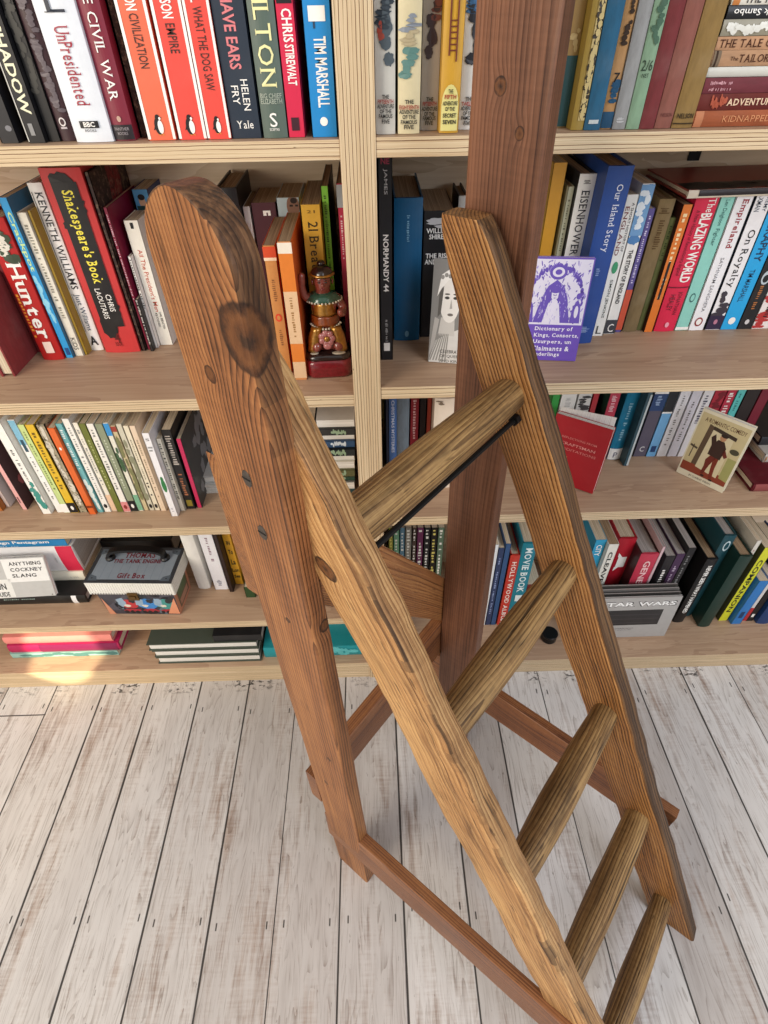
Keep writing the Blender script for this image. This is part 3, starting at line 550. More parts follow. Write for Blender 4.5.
 ('slim white book on A SHORT HISTORY OF ENGLAND, second shelf', 'BR', (0.3214, 0.1296, 0.678), (0, 0, 0), 0.015, 0.118, 0.1813, 'pb', '#ecebe4', None, 'cream', [('v', 'A SHORT HISTORY OF', 0.1724, 0.1151, '#333', 0.22, 0.2, 0), ('v', 'ENGLAND', 0.1691, 0.1101, '#7a2a2a', 0.34, -0.2, 2), ('v', 'SIMON JENKINS', 0.0793, 0.0267, '#3a4a44', 0.3, 0, 0), ('e', 0.0949, 0.0154, '#3f9a6a', 0.5, 0), ('h', 'L', 0.0091, 0.0119, '#555', 0.5, 0)]),
 ('blue and white book titled THE STORY OF ENGLAND, second shelf', 'BR', (0.3395, 0.1351, 0.678), (0, 0, 0), 0.0161, 0.118, 0.1916, 'pb', '#eceae4', None, 'cream', [('bl', 0.1906, 0.1204, '#4d7fb4', 0, 1, 5), ('b', 0.1906, 0.1325, '#6f9cc8', 0.0, 1), ('bl', 0.1851, 0.1397, '#dfe8ee', 0.1, 0.9, 6), ('v', 'THE STORY OF ENGLAND', 0.1154, 0.044, '#15151a', 0.34, 0, 1), ('b', 0.021, 0.001, '#3c3f46', 0, 1), ('h', 'C', 0.0091, 0.012, '#f2f0ea', 0.5, 0)]),
 ('thin purple book with orange foot, second shelf', 'BR', (0.3544, 0.14, 0.678), (0, 0, 0), 0.0088, 0.118, 0.1626, 'pb', '#5a4f8c', None, 'cream', [('b', 0.0612, 0.0035, '#c8543a', 0, 1), ('d', 0.1568, 0.0694, '#cfc8e4', 0.4, 16, 0)]),
 ('olive brown cloth book in the history row, second shelf', 'BR', (0.3719, 0.142, 0.678), (0, 0, 0), 0.0198, 0.13, 0.173, 'cl', '#7d6a4a', None, 'brown', [('d', 0.1628, 0.1559, '#5a4428', 0.8, 2, 0), ('d', 0.1489, 0.1126, '#5a4428', 0.45, 6, 0)]),
 ('thin moss green cloth book in the history row, second shelf', 'BR', (0.3873, 0.145, 0.678), (0, 0, 0), 0.0075, 0.127, 0.1502, 'cl', '#5c6138', None, 'brown', [('d', 0.1407, 0.096, '#2e3a1c', 0.5, 7, 0)]),
 ('thin orange book beside red BLAZING WORLD, second shelf', 'BR', (0.3977, 0.138, 0.678), (0, 0, 0), 0.0125, 0.118, 0.1667, 'pb', '#d9762a', '#3b1e1a', 'brown', [('d', 0.1564, 0.0471, '#f0d8a8', 0.45, 9, 0), ('b', 0.0981, 0.0471, '#15151a', 0.35, 0.6)]),
 ('pink red hardback titled THE BLAZING WORLD, second shelf', 'BR', (0.4213, 0.1405, 0.678), (0, 0, 0), 0.0291, 0.1315, 0.1757, 'hb', '#d6274a', None, 'cream', [('v', 'The', 0.1734, 0.1576, '#f2f0ea', 0.34, 0.18, 2), ('v', 'BLAZING WORLD', 0.1564, 0.0703, '#f2f0ea', 0.5, 0.12, 1), ('v', 'A New History of Revolutionary England', 0.1599, 0.0797, '#6a1428', 0.2, -0.3, 0), ('b', 0.0642, 0.0628, '#6a1428', 0, 1), ('v', 'JONATHAN', 0.058, 0.0254, '#6a1428', 0.24, 0.15, 0), ('v', 'HEALEY', 0.0539, 0.0312, '#6a1428', 0.24, -0.15, 0), ('e', 0.0106, 0.0075, '#e8a0b0', 0.2, 0)]),
 ('pale aqua paperback beside BLAZING WORLD, second shelf', 'BR', (0.4468, 0.1408, 0.678), (0, 0, 0), 0.0184, 0.118, 0.1751, 'pb', '#8fd0c2', None, 'cream', [('v', 'Len Deighton', 0.1706, 0.1406, '#3a6a68', 0.36, 0, 0), ('v', 'Fighter', 0.137, 0.1163, '#3a6a68', 0.36, 0, 0), ('e', 0.0476, 0.0127, '#3a6a68', 0.4, 0), ('e', 0.0476, 0.0091, '#8fd0c2', 0.28, 0), ('b', 0.0053, 0.001, '#f2f0ea', 0, 1)]),
 ('white paperback titled EMPIRELAND, second shelf', 'BR', (0.4677, 0.1397, 0.678), (0, 0, 0), 0.022, 0.118, 0.175, 'pb', '#eeeef0', None, 'cream', [('v', 'Empireland', 0.1716, 0.1125, '#a04048', 0.45, 0.05, 3), ('v', 'SATHNAM SANGHERA', 0.1011, 0.0275, '#8a8a90', 0.22, 0, 0), ('e', 0.0128, 0.0134, '#8a2a30', 0.5, 0), ('e', 0.0128, 0.009, '#f2f0ea', 0.34, 0)]),
 ('white book with dark foot reading ON ROYALTY, second shelf', 'BR', (0.4922, 0.14, 0.678), (0, 0, 0), 0.0215, 0.118, 0.1744, 'pb', '#ecebec', '#17202c', 'cream', [('v', 'JEREMY', 0.1788, 0.1563, '#3a4a5a', 0.3, 0.2, 0), ('v', 'PAXMAN', 0.1788, 0.1563, '#3a4a5a', 0.3, -0.2, 0), ('v', 'On Royalty', 0.1351, 0.0607, '#15151a', 0.55, 0, 2), ('bl', 0.0552, 0.018, '#3b3640', 0.05, 0.95, 5), ('b', 0.021, 0.001, '#2e2440', 0, 1), ('e', 0.0121, 0.0075, '#b87a90', 0.25, 0)]),
 ('bright blue paperback on GEOGRAPHY, second shelf', 'BR', (0.5156, 0.14, 0.678), (0, 0, 0), 0.0243, 0.118, 0.175, 'pb', '#25a4e0', None, 'cream', [('v', 'GEOGRAPHY', 0.1717, 0.0948, '#1c3a5a', 0.42, 0, 1), ('v', 'TIM MARSHALL', 0.0844, 0.0406, '#1c3a5a', 0.3, 0, 0), ('e', 0.013, 0.0105, '#f2f0ea', 0.4, 0)]),
 ('black paperback with white swirl emblem, second shelf', 'BR', (0.5386, 0.14, 0.678), (0, 0, 0), 0.0207, 0.118, 0.175, 'pb', '#1d1f22', None, 'cream', [('e', 0.0732, 0.0188, '#b8c4cc', 0.6, 0), ('e', 0.0719, 0.0107, '#1d1f22', 0.4, 0), ('d', 0.0624, 0.0257, '#a86a3a', 0.3, 6, 0), ('e', 0.0109, 0.0074, '#c8c8c8', 0.3, 0)]),
 ('white and red patterned book at the frame edge, second shelf', 'BR', (0.562, 0.14, 0.678), (0, 0, 0), 0.0252, 0.118, 0.175, 'pb', '#e6dedb', None, 'cream', [('bl', 0.048, 0.001, '#b03434', 0, 1, 10), ('bl', 0.1685, 0.0563, '#b03434', 0.5, 1, 8), ('d', 0.0423, 0.0163, '#15151a', 0.3, 4, 0)]),
 ('brown orange book at the frame edge of the paperback row, third shelf', 'CL', (-0.6057, 0.05, 0.4436), (0, 0, 0), 0.012, 0.118, 0.12, 'pb', '#a8642c', None, 'cream', []),
 ('thin white book beside the pink one, third shelf', 'CL', (-0.596, 0.06, 0.4436), (0, 0, 0), 0.0066, 0.118, 0.13, 'pb', '#ead9cf', None, 'cream', []),
 ('black book with rows of small white words, third shelf', 'CL', (-0.5741, 0.09, 0.4436), (0, 0, 0), 0.0077, 0.118, 0.1435, 'pb', '#1c1a1c', None, 'cream', [('d', 0.1093, 0.001, '#d8d4d0', 0.5, 16, 0)]),
 ('pink book with black patterned cover, third shelf', 'CL', (-0.5659, 0.052, 0.4436), (0, 0, 0), 0.0079, 0.118, 0.13, 'pb', '#e0a8a4', '#3a2228', 'cream', [('sb', '#8a4a50', 14), ('h', 'C', -0.0159, 0.0111, '#7a4a4a', 0.5, 0), ('b', 0.0271, 0.0145, '#7a4a4a', 0.3, 0.5)]),
 ('mustard brown book second in the paperback row, third shelf', 'CL', (-0.5473, 0.1, 0.4436), (0, 0, 0), 0.0084, 0.13, 0.145, 'pb', '#8a6a2c', None, 'cream', [('d', 0.1378, 0.001, '#6a4a1c', 0.3, 10, 0)]),
 ('white book with teal drawing near its foot, third shelf', 'CL', (-0.5256, 0.0405, 0.4436), (0, 0, 0), 0.0139, 0.118, 0.1743, 'pb', '#efeee6', None, 'cream', [('d', 0.1252, 0.0458, '#555', 0.3, 12, 0), ('bl', 0.0657, 0.0127, '#3f8f84', 0.1, 0.9, 5)]),
 ('white book with pale blue head, third shelf', 'CL', (-0.5055, 0.0432, 0.4436), (0, 0, 0), 0.0112, 0.118, 0.1736, 'pb', '#efeee8', None, 'cream', [('b', 0.1726, 0.1314, '#7fb8d0', 0.1, 0.9), ('b', 0.1401, 0.119, '#2a4a5a', 0.3, 0.7), ('d', 0.1136, 0.0264, '#777', 0.3, 10, 0)]),
 ('pale lime green book beside the yellow one, third shelf', 'CL', (-0.4945, 0.0416, 0.4436), (0, 0, 0), 0.0098, 0.118, 0.1661, 'pb', '#c4d68c', None, 'cream', [('d', 0.1545, 0.0478, '#6a7a44', 0.3, 12, 0), ('b', 0.019, 0.001, '#f2f0ea', 0, 1)]),
 ('bright yellow book with black foot, third shelf', 'CL', (-0.4824, 0.0411, 0.4436), (0, 0, 0), 0.0129, 0.118, 0.1661, 'pb', '#dcb52c', None, 'cream', [('d', 0.1579, 0.0478, '#6a5010', 0.36, 10, 0), ('b', 0.0211, 0.001, '#15151a', 0, 1), ('e', 0.0106, 0.0085, '#f2f0ea', 0.35, 0)]),
 ('grey brown speckled book in the paperback row, third shelf', 'CL', (-0.468, 0.0416, 0.4436), (0, 0, 0), 0.0149, 0.118, 0.1653, 'mot', '#a39a80', None, 'cream', [('bl', 0.1643, 0.0159, '#d8d2c0', 0.2, 0.9, 6)]),
 ('plain orange book in the paperback row, third shelf', 'CL', (-0.4519, 0.0362, 0.4436), (0, 0, 0), 0.0108, 0.118, 0.1627, 'pb', '#d9652a', None, 'cream', [('e', 0.1277, 0.0052, '#f2f0ea', 0.3, 0), ('b', 0.0181, 0.0139, '#7a3010', 0, 1)]),
 ('teal and white book beside the orange one, third shelf', 'CL', (-0.4413, 0.0405, 0.4436), (0, 0, 0), 0.0096, 0.118, 0.1669, 'pb', '#6fb0b4', None, 'cream', [('d', 0.157, 0.0858, '#e8f0ee', 0.5, 10, 0), ('bl', 0.0666, 0.0096, '#d8e4e0', 0, 1, 5)]),
 ('white book tallest of the pale paperbacks, third shelf', 'CL', (-0.4297, 0.0413, 0.4436), (0, 0, 0), 0.0103, 0.118, 0.1741, 'pb', '#eeece4', None, 'cream', [('d', 0.1594, 0.0253, '#888', 0.35, 16, 0), ('e', 0.0127, 0.0085, '#15151a', 0.5, 0)]),
 ('cream white book with peach foot beside olive one, third shelf', 'CL', (-0.42, 0.0433, 0.4436), (0, 0, 0), 0.0082, 0.118, 0.166, 'pb', '#ece6d6', None, 'cream', [('d', 0.1544, 0.0518, '#888', 0.3, 12, 0), ('b', 0.0335, 0.001, '#e6c4a4', 0, 1)]),
 ('olive green book in the paperback row, third shelf', 'CL', (-0.4095, 0.0405, 0.4436), (0, 0, 0), 0.01, 0.118, 0.1659, 'pb', '#6b7230', None, 'cream', [('d', 0.139, 0.0457, '#b8bc80', 0.3, 8, 0)]),
 ('white book with pink foot beside olive one, third shelf', 'CL', (-0.3984, 0.04, 0.4436), (0, 0, 0), 0.0106, 0.118, 0.1658, 'pb', '#ebe8df', None, 'cream', [('d', 0.156, 0.0457, '#777', 0.4, 11, 0), ('b', 0.0211, 0.001, '#d88a8a', 0, 1), ('e', 0.0106, 0.0085, '#8a2a2a', 0.5, 0)]),
 ('grey green book with black foot, third shelf', 'CL', (-0.3871, 0.0407, 0.4436), (0, 0, 0), 0.0112, 0.118, 0.165, 'pb', '#8b9378', None, 'cream', [('d', 0.1381, 0.0447, '#c8ccb8', 0.3, 8, 0), ('b', 0.0221, 0.001, '#15151a', 0, 1), ('e', 0.0116, 0.0085, '#f2f0ea', 0.4, 0)]),
 ('white book with bright blue head, third shelf', 'CL', (-0.377, 0.0415, 0.4436), (0, 0, 0), 0.0076, 0.118, 0.1658, 'pb', '#e2dfcf', None, 'cream', [('b', 0.1648, 0.1441, '#3a90cc', 0, 1), ('bl', 0.1232, 0.0828, '#3a5a3a', 0, 1, 4), ('b', 0.0335, 0.002, '#7ab090', 0, 1)]),
 ('tan book with red head in the paperback row, third shelf', 'CL', (-0.3691, 0.0424, 0.4436), (0, 0, 0), 0.0075, 0.118, 0.16, 'pb', '#cbbb94', None, 'cream', [('b', 0.159, 0.1501, '#9a3a2c', 0, 1), ('bl', 0.1363, 0.0221, '#7a7a50', 0, 1, 7)]),
 ('grey cream book with landscape spine, third shelf', 'CL', (-0.36, 0.0421, 0.4436), (0, 0, 0), 0.0084, 0.118, 0.1632, 'pb', '#cdc8b4', None, 'cream', [('bl', 0.1363, 0.0221, '#8a8a70', 0, 1, 8), ('e', 0.0094, 0.0086, '#15151a', 0.5, 0)]),
 ('cream book with dark lettering low on its spine, third shelf', 'CL', (-0.3512, 0.0418, 0.4436), (0, 0, 0), 0.0083, 0.118, 0.1598, 'pb', '#e2d8c0', None, 'cream', [('d', 0.1362, 0.0625, '#8a8270', 0.3, 10, 0), ('d', 0.0625, 0.0283, '#15151a', 0.4, 3, 0), ('e', 0.0094, 0.0085, '#15151a', 0.5, 0)]),
 ('peach cream book beside the white one with green fig, third shelf', 'CL', (-0.3414, 0.0402, 0.4436), (0, 0, 0), 0.009, 0.118, 0.1605, 'pb', '#e4ceb4', None, 'cream', [('d', 0.137, 0.023, '#9a8a70', 0.3, 12, 0)]),
 ('thin olive yellow book beside the white fig one, third shelf', 'CL', (-0.328, 0.07, 0.4436), (0, 0, 0), 0.0043, 0.14, 0.1298, 'pb', '#a09a24', None, 'cream', []),
 ('broad white book with green fig drawing, third shelf', 'CL', (-0.3201, 0.0266, 0.4436), (0, 0, 0), 0.0106, 0.118, 0.1568, 'pb', '#eeedf0', None, 'cream', [('e', 0.0622, 0.0254, '#2e7a44', 0.6, 0), ('e', 0.0738, 0.0115, '#2e7a44', 0.4, 0), ('h', 'S', 0.146, 0.0043, '#666', 0.5, 0), ('b', 0.1339, 0.1313, '#999', 0.2, 0.8), ('b', 0.1287, 0.1261, '#999', 0.25, 0.7), ('d', 0.0177, 0.0093, '#99a', 0.4, 2, 0)]),
 ('thin cream book with small black words, third shelf', 'CL', (-0.3104, 0.0388, 0.4436), (0, 0, 0), 0.0074, 0.118, 0.1386, 'pb', '#e8e4d4', None, 'cream', [('d', 0.1301, 0.0232, '#444', 0.5, 14, 0)]),
 ('black book with silver words beside the crimson one, third shelf', 'CL', (-0.2981, 0.0431, 0.4436), (0, 0, 0), 0.0142, 0.118, 0.1505, 'pb', '#191718', None, 'cream', [('d', 0.1405, 0.0789, '#b8b0a8', 0.6, 7, 0), ('d', 0.0712, 0.0231, '#a86a4a', 0.5, 5, 0), ('b', 0.0189, 0.0062, '#8a7a2a', 0.2, 0.8)]),
 ('thin crimson book with grey patterned cover, third shelf', 'CL', (-0.285, 0.045, 0.4436), (0, 0, 0), 0.0072, 0.12, 0.1333, 'pb', '#c02a58', '#3c3c3c', 'cream', [('sb', '#77777a', 14)]),
 ('white edged flat book partly hidden by the ladder leg, third shelf', 'CLs', (-0.2962, 0.2, 0.4514), (0, -90, 180), 0.0157, 0.12, 0.12, 'hb', '#d8d4cc', None, 'white', []),
 ('grey white flat book upon the white edged one, third shelf', 'CLs', (-0.2882, 0.205, 0.4673), (0, -90, 180), 0.0155, 0.12, 0.11, 'hb', '#c4c4c0', None, 'white', []),
 ('lowest teal and black flat case in the pile, third shelf', 'CM', (-0.0375, 0.06, 0.4507), (0, -90, 0), 0.0143, 0.13, 0.0663, 'pb', '#27474a', None, 'white', [('bl', 0.0379, 0.0142, '#8fa88a', 0.1, 0.9, 9)]),
 ('grey flat magazine second from bottom of the pile, third shelf', 'CM', (-0.0982, 0.194, 0.4652), (0, -90, 180), 0.0141, 0.13, 0.0613, 'pb', '#8a8a84', None, 'white', []),
 ('dark green flat case in the pile beside upright, third shelf', 'CM', (-0.0365, 0.068, 0.4795), (0, -90, 0), 0.0139, 0.13, 0.0563, 'pb', '#2c4a3c', None, 'white', [('bl', 0.0375, 0.0141, '#8fa88a', 0.1, 0.9, 9)]),
 ('olive flat case in the pile beside upright, third shelf', 'CM', (-0.0354, 0.06, 0.4935), (0, -90, 0), 0.0134, 0.13, 0.0642, 'pb', '#5c5c3a', None, 'white', [('bl', 0.0367, 0.0138, '#8fa88a', 0.1, 0.9, 9)]),
 ('cream edged flat magazine in the pile beside upright, third shelf', 'CM', (-0.0943, 0.194, 0.5071), (0, -90, 180), 0.0132, 0.13, 0.0594, 'pb', '#cfcabc', None, 'white', []),
 ('white edged flat magazine in the pile beside upright, third shelf', 'CM', (-0.089, 0.198, 0.5205), (0, -90, 180), 0.013, 0.13, 0.0545, 'pb', '#d8d8d2', None, 'white', []),
 ('black flat case with green picture in the pile, third shelf', 'CM', (-0.0334, 0.06, 0.5336), (0, -90, 0), 0.0126, 0.13, 0.0622, 'pb', '#23282a', None, 'white', [('bl', 0.0356, 0.0134, '#8fa88a', 0.1, 0.9, 9)]),
 ('blue flat case in the pile beside upright, third shelf', 'CM', (-0.033, 0.064, 0.5465), (0, -90, 0), 0.0124, 0.13, 0.0576, 'pb', '#2c4a6c', None, 'white', [('bl', 0.0354, 0.0133, '#c8d4dc', 0.1, 0.9, 9)]),
 ('pale edged flat magazine near the pile top, third shelf', 'CM', (-0.0855, 0.198, 0.5591), (0, -90, 180), 0.0123, 0.13, 0.0529, 'pb', '#cfc8bc', None, 'white', []),
 ('black flat case near the pile top, third shelf', 'CM', (-0.0316, 0.06, 0.5715), (0, -90, 0), 0.0119, 0.13, 0.0604, 'pb', '#2b2b2b', None, 'white', [('bl', 0.0345, 0.013, '#8fa88a', 0.1, 0.9, 9)]),
 ('white flat magazine topmost in the pile beside upright, third shelf', 'CM', (-0.0871, 0.194, 0.5836), (0, -90, 180), 0.0117, 0.13, 0.0559, 'pb', '#dcdad2', None, 'white', []),
 ('dark navy thin book touching the upright, third shelf', 'CR', (0.0174, 0.1, 0.4521), (0, 0, 0), 0.0048, 0.118, 0.1597, 'pb', '#1d2638', None, 'cream', []),
 ('blue book titled CHRISTMAS MYSTERIES, third shelf', 'CR', (0.026, 0.1, 0.4521), (0, 0, 0), 0.0115, 0.135, 0.171, 'hb', '#4a6fa6', None, 'cream', [('v', 'CHRISTMAS MYSTERIES', 0.1469, 0.0512, '#cfd8e8', 0.4, 0, 1)]),
 ('grey green plain book beside the blue one, third shelf', 'CR', (0.0417, 0.1, 0.4521), (0, 0, 0), 0.0184, 0.135, 0.1608, 'cl', '#7d8a92', None, 'cream', []),
 ('dark red book with pale title behind top rung, third shelf', 'CR', (0.0592, 0.1, 0.4521), (0, 0, 0), 0.0134, 0.118, 0.1603, 'pb', '#8a1f2a', None, 'cream', [('d', 0.1459, 0.0735, '#d8b0a8', 0.4, 7, 0)]),
 ('black book beside dark red ones behind top rung, third shelf', 'CR', (0.0718, 0.1, 0.4521), (0, 0, 0), 0.01, 0.118, 0.1674, 'pb', '#1c1618', None, 'cream', []),
 ('thin rust red book beside the cream case, third shelf', 'CR', (0.0812, 0.1, 0.4521), (0, 0, 0), 0.0073, 0.118, 0.1603, 'pb', '#9a3a2a', None, 'cream', []),
 ('broad cream slipcase with rust edge behind the rung, third shelf', 'CR', (0.1031, 0.07, 0.4521), (0, 0, 0), 0.0357, 0.135, 0.1662, 'hb', '#dfd0bd', None, 'white', [('b', 0.001, 0.001, '#a8502a', 0, 1), ('bl', 0.1628, 0.1562, '#7a6a58', 0.1, 0.4, 3)]),
 ('thin green book in the row behind the ladder stile, third shelf', 'CR', (0.282, 0.13, 0.4521), (0, 0, 0), 0.0125, 0.118, 0.1591, 'pb', '#3c9a4a', None, 'cream', []),
 ('white spine in the row behind the red booklet, third shelf', 'CR', (0.3023, 0.13, 0.4521), (0, 0, 0), 0.0251, 0.118, 0.1709, 'pb', '#e4e4e0', None, 'cream', [('d', 0.1242, 0.1061, '#aaa', 0.4, 5, 0)]),
 ('white spine with black words behind the red booklet, third shelf', 'CR', (0.3274, 0.13, 0.4521), (0, 0, 0), 0.022, 0.118, 0.171, 'pb', '#d8d8d4', None, 'cream', [('bl', 0.127, 0.1017, '#444', 0.1, 0.9, 6)]),
 ('thin red spine in the row behind the red booklet, third shelf', 'CR', (0.3447, 0.13, 0.4521), (0, 0, 0), 0.0094, 0.118, 0.1609, 'pb', '#b03038', None, 'cream', []),
 ('crimson book with white words above the red booklet, third shelf', 'CR', (0.3695, 0.12, 0.4521), (0, 0, 0), 0.0171, 0.118, 0.1709, 'pb', '#b23048', '#1e4a3c', 'cream', [('d', 0.1318, 0.103, '#e8c8cc', 0.5, 6, 0)]),
 ('teal blue hardback with white foot, third shelf', 'CR', (0.4043, 0.1323, 0.4521), (0, 0, 0), 0.0212, 0.135, 0.1603, 'cl', '#1f7a9c', None, 'cream', [('b', 0.0234, 0.001, '#f2f0ea', 0, 1), ('d', 0.1163, 0.0397, '#8fc0d0', 0.3, 8, 0), ('h', 'P', 0.0108, 0.0106, '#667', 0.3, 0)]),
 ('dark slate book jutting out beside the teal one, third shelf', 'CR', (0.4192, 0.1123, 0.4521), (0, 0, 0), 0.0078, 0.14, 0.1608, 'pb', '#2f4d58', '#3b5a66', 'cream', [('b', 0.1367, 0.001, '#b8c0c0', 0.6, 1)]),
 ('grey violet book with navy label, third shelf', 'CR', (0.4513, 0.1375, 0.4521), (0, 0, 0), 0.0216, 0.118, 0.1678, 'pb', '#55505f', None, 'cream', [('b', 0.1244, 0.0914, '#23406e', 0, 1), ('b', 0.1279, 0.1226, '#f2f0ea', 0, 1), ('d', 0.119, 0.097, '#9ab0d0', 0.5, 4, 0), ('h', 'C', 0.0159, 0.0104, '#ddd', 0.35, 0)]),
 ('light blue book with black label, third shelf', 'CR', (0.4707, 0.1366, 0.4521), (0, 0, 0), 0.0163, 0.118, 0.1639, 'pb', '#6fa8d4', None, 'cream', [('b', 0.1296, 0.0894, '#1f2228', 0, 1), ('b', 0.0894, 0.0866, '#f2f0ea', 0, 1), ('b', 0.0222, 0.0096, '#23406e', 0.25, 0.75)]),
 ('white book with long grey title, nearest the light blue one, third shelf', 'CR', (0.4884, 0.1359, 0.4521), (0, 0, 0), 0.0175, 0.118, 0.1675, 'pb', '#e0e0e4', None, 'cream', [('d', 0.1189, 0.0222, '#777', 0.3, 11, 0)]),
 ('lilac white book with grey title, third shelf', 'CR', (0.5066, 0.1351, 0.4521), (0, 0, 0), 0.0167, 0.118, 0.1646, 'pb', '#d6d5de', None, 'cream', [('d', 0.1079, 0.0304, '#666', 0.28, 9, 0)]),
 ('white book partly behind the illustrated booklet, third shelf', 'CR', (0.5243, 0.1343, 0.4521), (0, 0, 0), 0.0171, 0.118, 0.1667, 'pb', '#e6e6e8', None, 'cream', [('d', 0.1241, 0.0644, '#556', 0.45, 6, 0)]),
 ('red book with pale picture spine, third shelf', 'CR', (0.5435, 0.135, 0.4521), (0, 0, 0), 0.0191, 0.118, 0.1656, 'pb', '#b0283c', None, 'cream', [('bl', 0.1232, 0.0958, '#7a1424', 0.1, 0.9, 5)]),
 ('red book with large white script, third shelf', 'CR', (0.5611, 0.1342, 0.4521), (0, 0, 0), 0.0152, 0.118, 0.16, 'pb', '#b82a44', None, 'cream', [('d', 0.1231, 0.0633, '#f2f0ea', 0.55, 6, 0)]),
 ('aqua book above the illustrated booklet, third shelf', 'CR', (0.5757, 0.1336, 0.4521), (0, 0, 0), 0.0132, 0.118, 0.1692, 'pb', '#5cc0bc', None, 'cream', [('d', 0.1213, 0.0882, '#2a7a7a', 0.3, 4, 0)]),
 ('black book beside the aqua one, third shelf', 'CR', (0.5939, 0.1328, 0.4521), (0, 0, 0), 0.0222, 0.118, 0.1627, 'pb', '#241c1c', None, 'cream', []),
 ('dark crimson book beside the flat pile, third shelf', 'CR', (0.6141, 0.1319, 0.4521), (0, 0, 0), 0.0171, 0.118, 0.1662, 'pb', '#74182c', None, 'cream', []),
 ('maroon hardback lying flat lowest at the frame edge, third shelf', 'CRs', (0.7234, 0.0387, 0.4595), (0, -90, 0), 0.0147, 0.15, 0.13, 'cl', '#5c141e', None, 'cream', [('b', 0.1268, 0.0519, '#8a4a48', 0.0, 1.0)]),
 ('grey white book lying on the maroon hardback, third shelf', 'CRs', (0.7448, 0.0935, 0.475), (0, -90, 0), 0.0156, 0.13, 0.11, 'hb', '#b9b5ae', None, 'cream', [('bl', 0.109, 0.1066, '#c08a5a', 0.1, 0.9, 9)]),
 ('black book lying topmost on the maroon pile, third shelf', 'CRs', (0.7443, 0.119, 0.4912), (0, -90, 0), 0.0163, 0.12, 0.11, 'hb', '#1d1d24', None, 'cream', []),
 ('large black book lying lowest on the lower shelf, fourth shelf', 'DLs', (-0.5538, 0.0545, 0.2138), (0, -90, 0), 0.022, 0.15, 0.2711, 'hb', '#181818', None, 'grey', [('d', 0.1545, 0.0922, '#9ab0a8', 0.12, 8, 0.3), ('b', 0.0259, 0.0166, '#e8e8e8', 0.0, 1.0)]),
 ('cream white book lying upon the large black one, fourth shelf', 'DLs', (-0.5621, 0.092, 0.2372), (0, -90, 0), 0.0241, 0.13, 0.2338, 'hb', '#e6e3d2', None, 'cream', [('d', 0.0262, 0.0112, '#bbb', 0.3, 8, 0)]),
 ('white and red hardback lying upon the cream one, fourth shelf', 'DLs', (-0.5589, 0.0954, 0.2823), (0, -90, 0), 0.0656, 0.13, 0.1971, 'hb', '#e7e7e8', None, 'grey', [('b', 0.0309, 0.001, '#cf2748', 0.0, 1.0), ('d', 0.0418, 0.0382, '#bbb', 0.3, 8, 0)]),
 ('blue book lying topmost on the lower shelf pile, fourth shelf', 'DLs', (-0.5649, 0.0954, 0.3243), (0, -90, 0), 0.0177, 0.1, 0.2232, 'pb', '#1f7fb8', None, 'cream', [('v', 'design Pentagram', 0.1393, 0.0301, '#f2f0ea', 0.5, 0.1, 1), ('d', 0.1708, 0.0866, '#d8e8f0', 0.08, 8, -0.35)]),
 ('white rounded book leaning beside the gift box, fourth shelf', 'DL', (-0.3405, 0.0819, 0.2028), (0, 0, 0), 0.0227, 0.135, 0.145, 'hb', '#eceae4', None, 'cream', []),
 ('white paperback with tiny spine title near ladder leg, fourth shelf', 'DL', (-0.3056, 0.0769, 0.2028), (0, 0, 0), 0.0258, 0.118, 0.1535, 'pb', '#e9e9ee', None, 'cream', [('d', 0.1411, 0.0786, '#8a6a7a', 0.22, 7, 0), ('d', 0.0281, 0.0105, '#889', 0.4, 3, 0)]),
 ('dark brown spine between white and yellow books, fourth shelf', 'DL', (-0.2856, 0.07, 0.2028), (0, 0, 0), 0.0072, 0.118, 0.1594, 'pb', '#2b1c1a', None, 'cream', []),
 ('yellow orange book with stacked black words, fourth shelf', 'DL', (-0.2738, 0.0895, 0.2028), (0, 0, 0), 0.0155, 0.118, 0.1374, 'pb', '#e0a62a', None, 'cream', [('h', 'IN', 0.1143, 0.0104, '#15151a', 0.4, 1), ('h', 'To', 0.0906, 0.012, '#15151a', 0.5, 1), ('h', 'La', 0.0634, 0.0138, '#15151a', 0.5, 1), ('h', 'Lon', 0.0409, 0.01, '#15151a', 0.8, 1), ('h', 'Sea', 0.0237, 0.0087, '#15151a', 0.7, 1)]),
 ('dark green book low beside the yellow one, fourth shelf', 'DL', (-0.2465, 0.055, 0.2028), (0, 0, 0), 0.0179, 0.118, 0.03, 'pb', '#2f4a2a', None, 'cream', []),
 ('teal patterned flat book lowest on the bottom shelf, bottom shelf', 'ELs', (-0.5398, 0.036, 0.0617), (0, -90, 0), 0.0159, 0.12, 0.2168, 'pb', '#8fb8b0', None, 'cream', [('bl', 0.1971, 0.002, '#4a7a78', 0.1, 0.9, 9)]),
 ('magenta flat book above the teal patterned one, bottom shelf', 'ELs', (-0.5297, 0.0382, 0.082), (0, -90, 0), 0.0242, 0.13, 0.2225, 'hb', '#a81850', None, 'cream', [('b', 0.1599, 0.004, '#7a1448', 0.0, 1.0)]),
 ('salmon flat book topmost on the bottom shelf, bottom shelf', 'ELs', (-0.5391, 0.0421, 0.1053), (0, -90, 0), 0.0218, 0.13, 0.2141, 'hb', '#e08a80', None, 'cream', []),
 ('dark green ledger lowest of the three with white edges, bottom shelf', 'EMs', (-0.4529, 0.142, 0.0645), (0, -90, 180), 0.0216, 0.13, 0.2076, 'hb', '#4a5248', None, 'white', []),
 ('dark green ledger in the middle of three, bottom shelf', 'EMs', (-0.4544, 0.143, 0.0862), (0, -90, 180), 0.0211, 0.13, 0.2102, 'hb', '#4a5248', None, 'white', []),
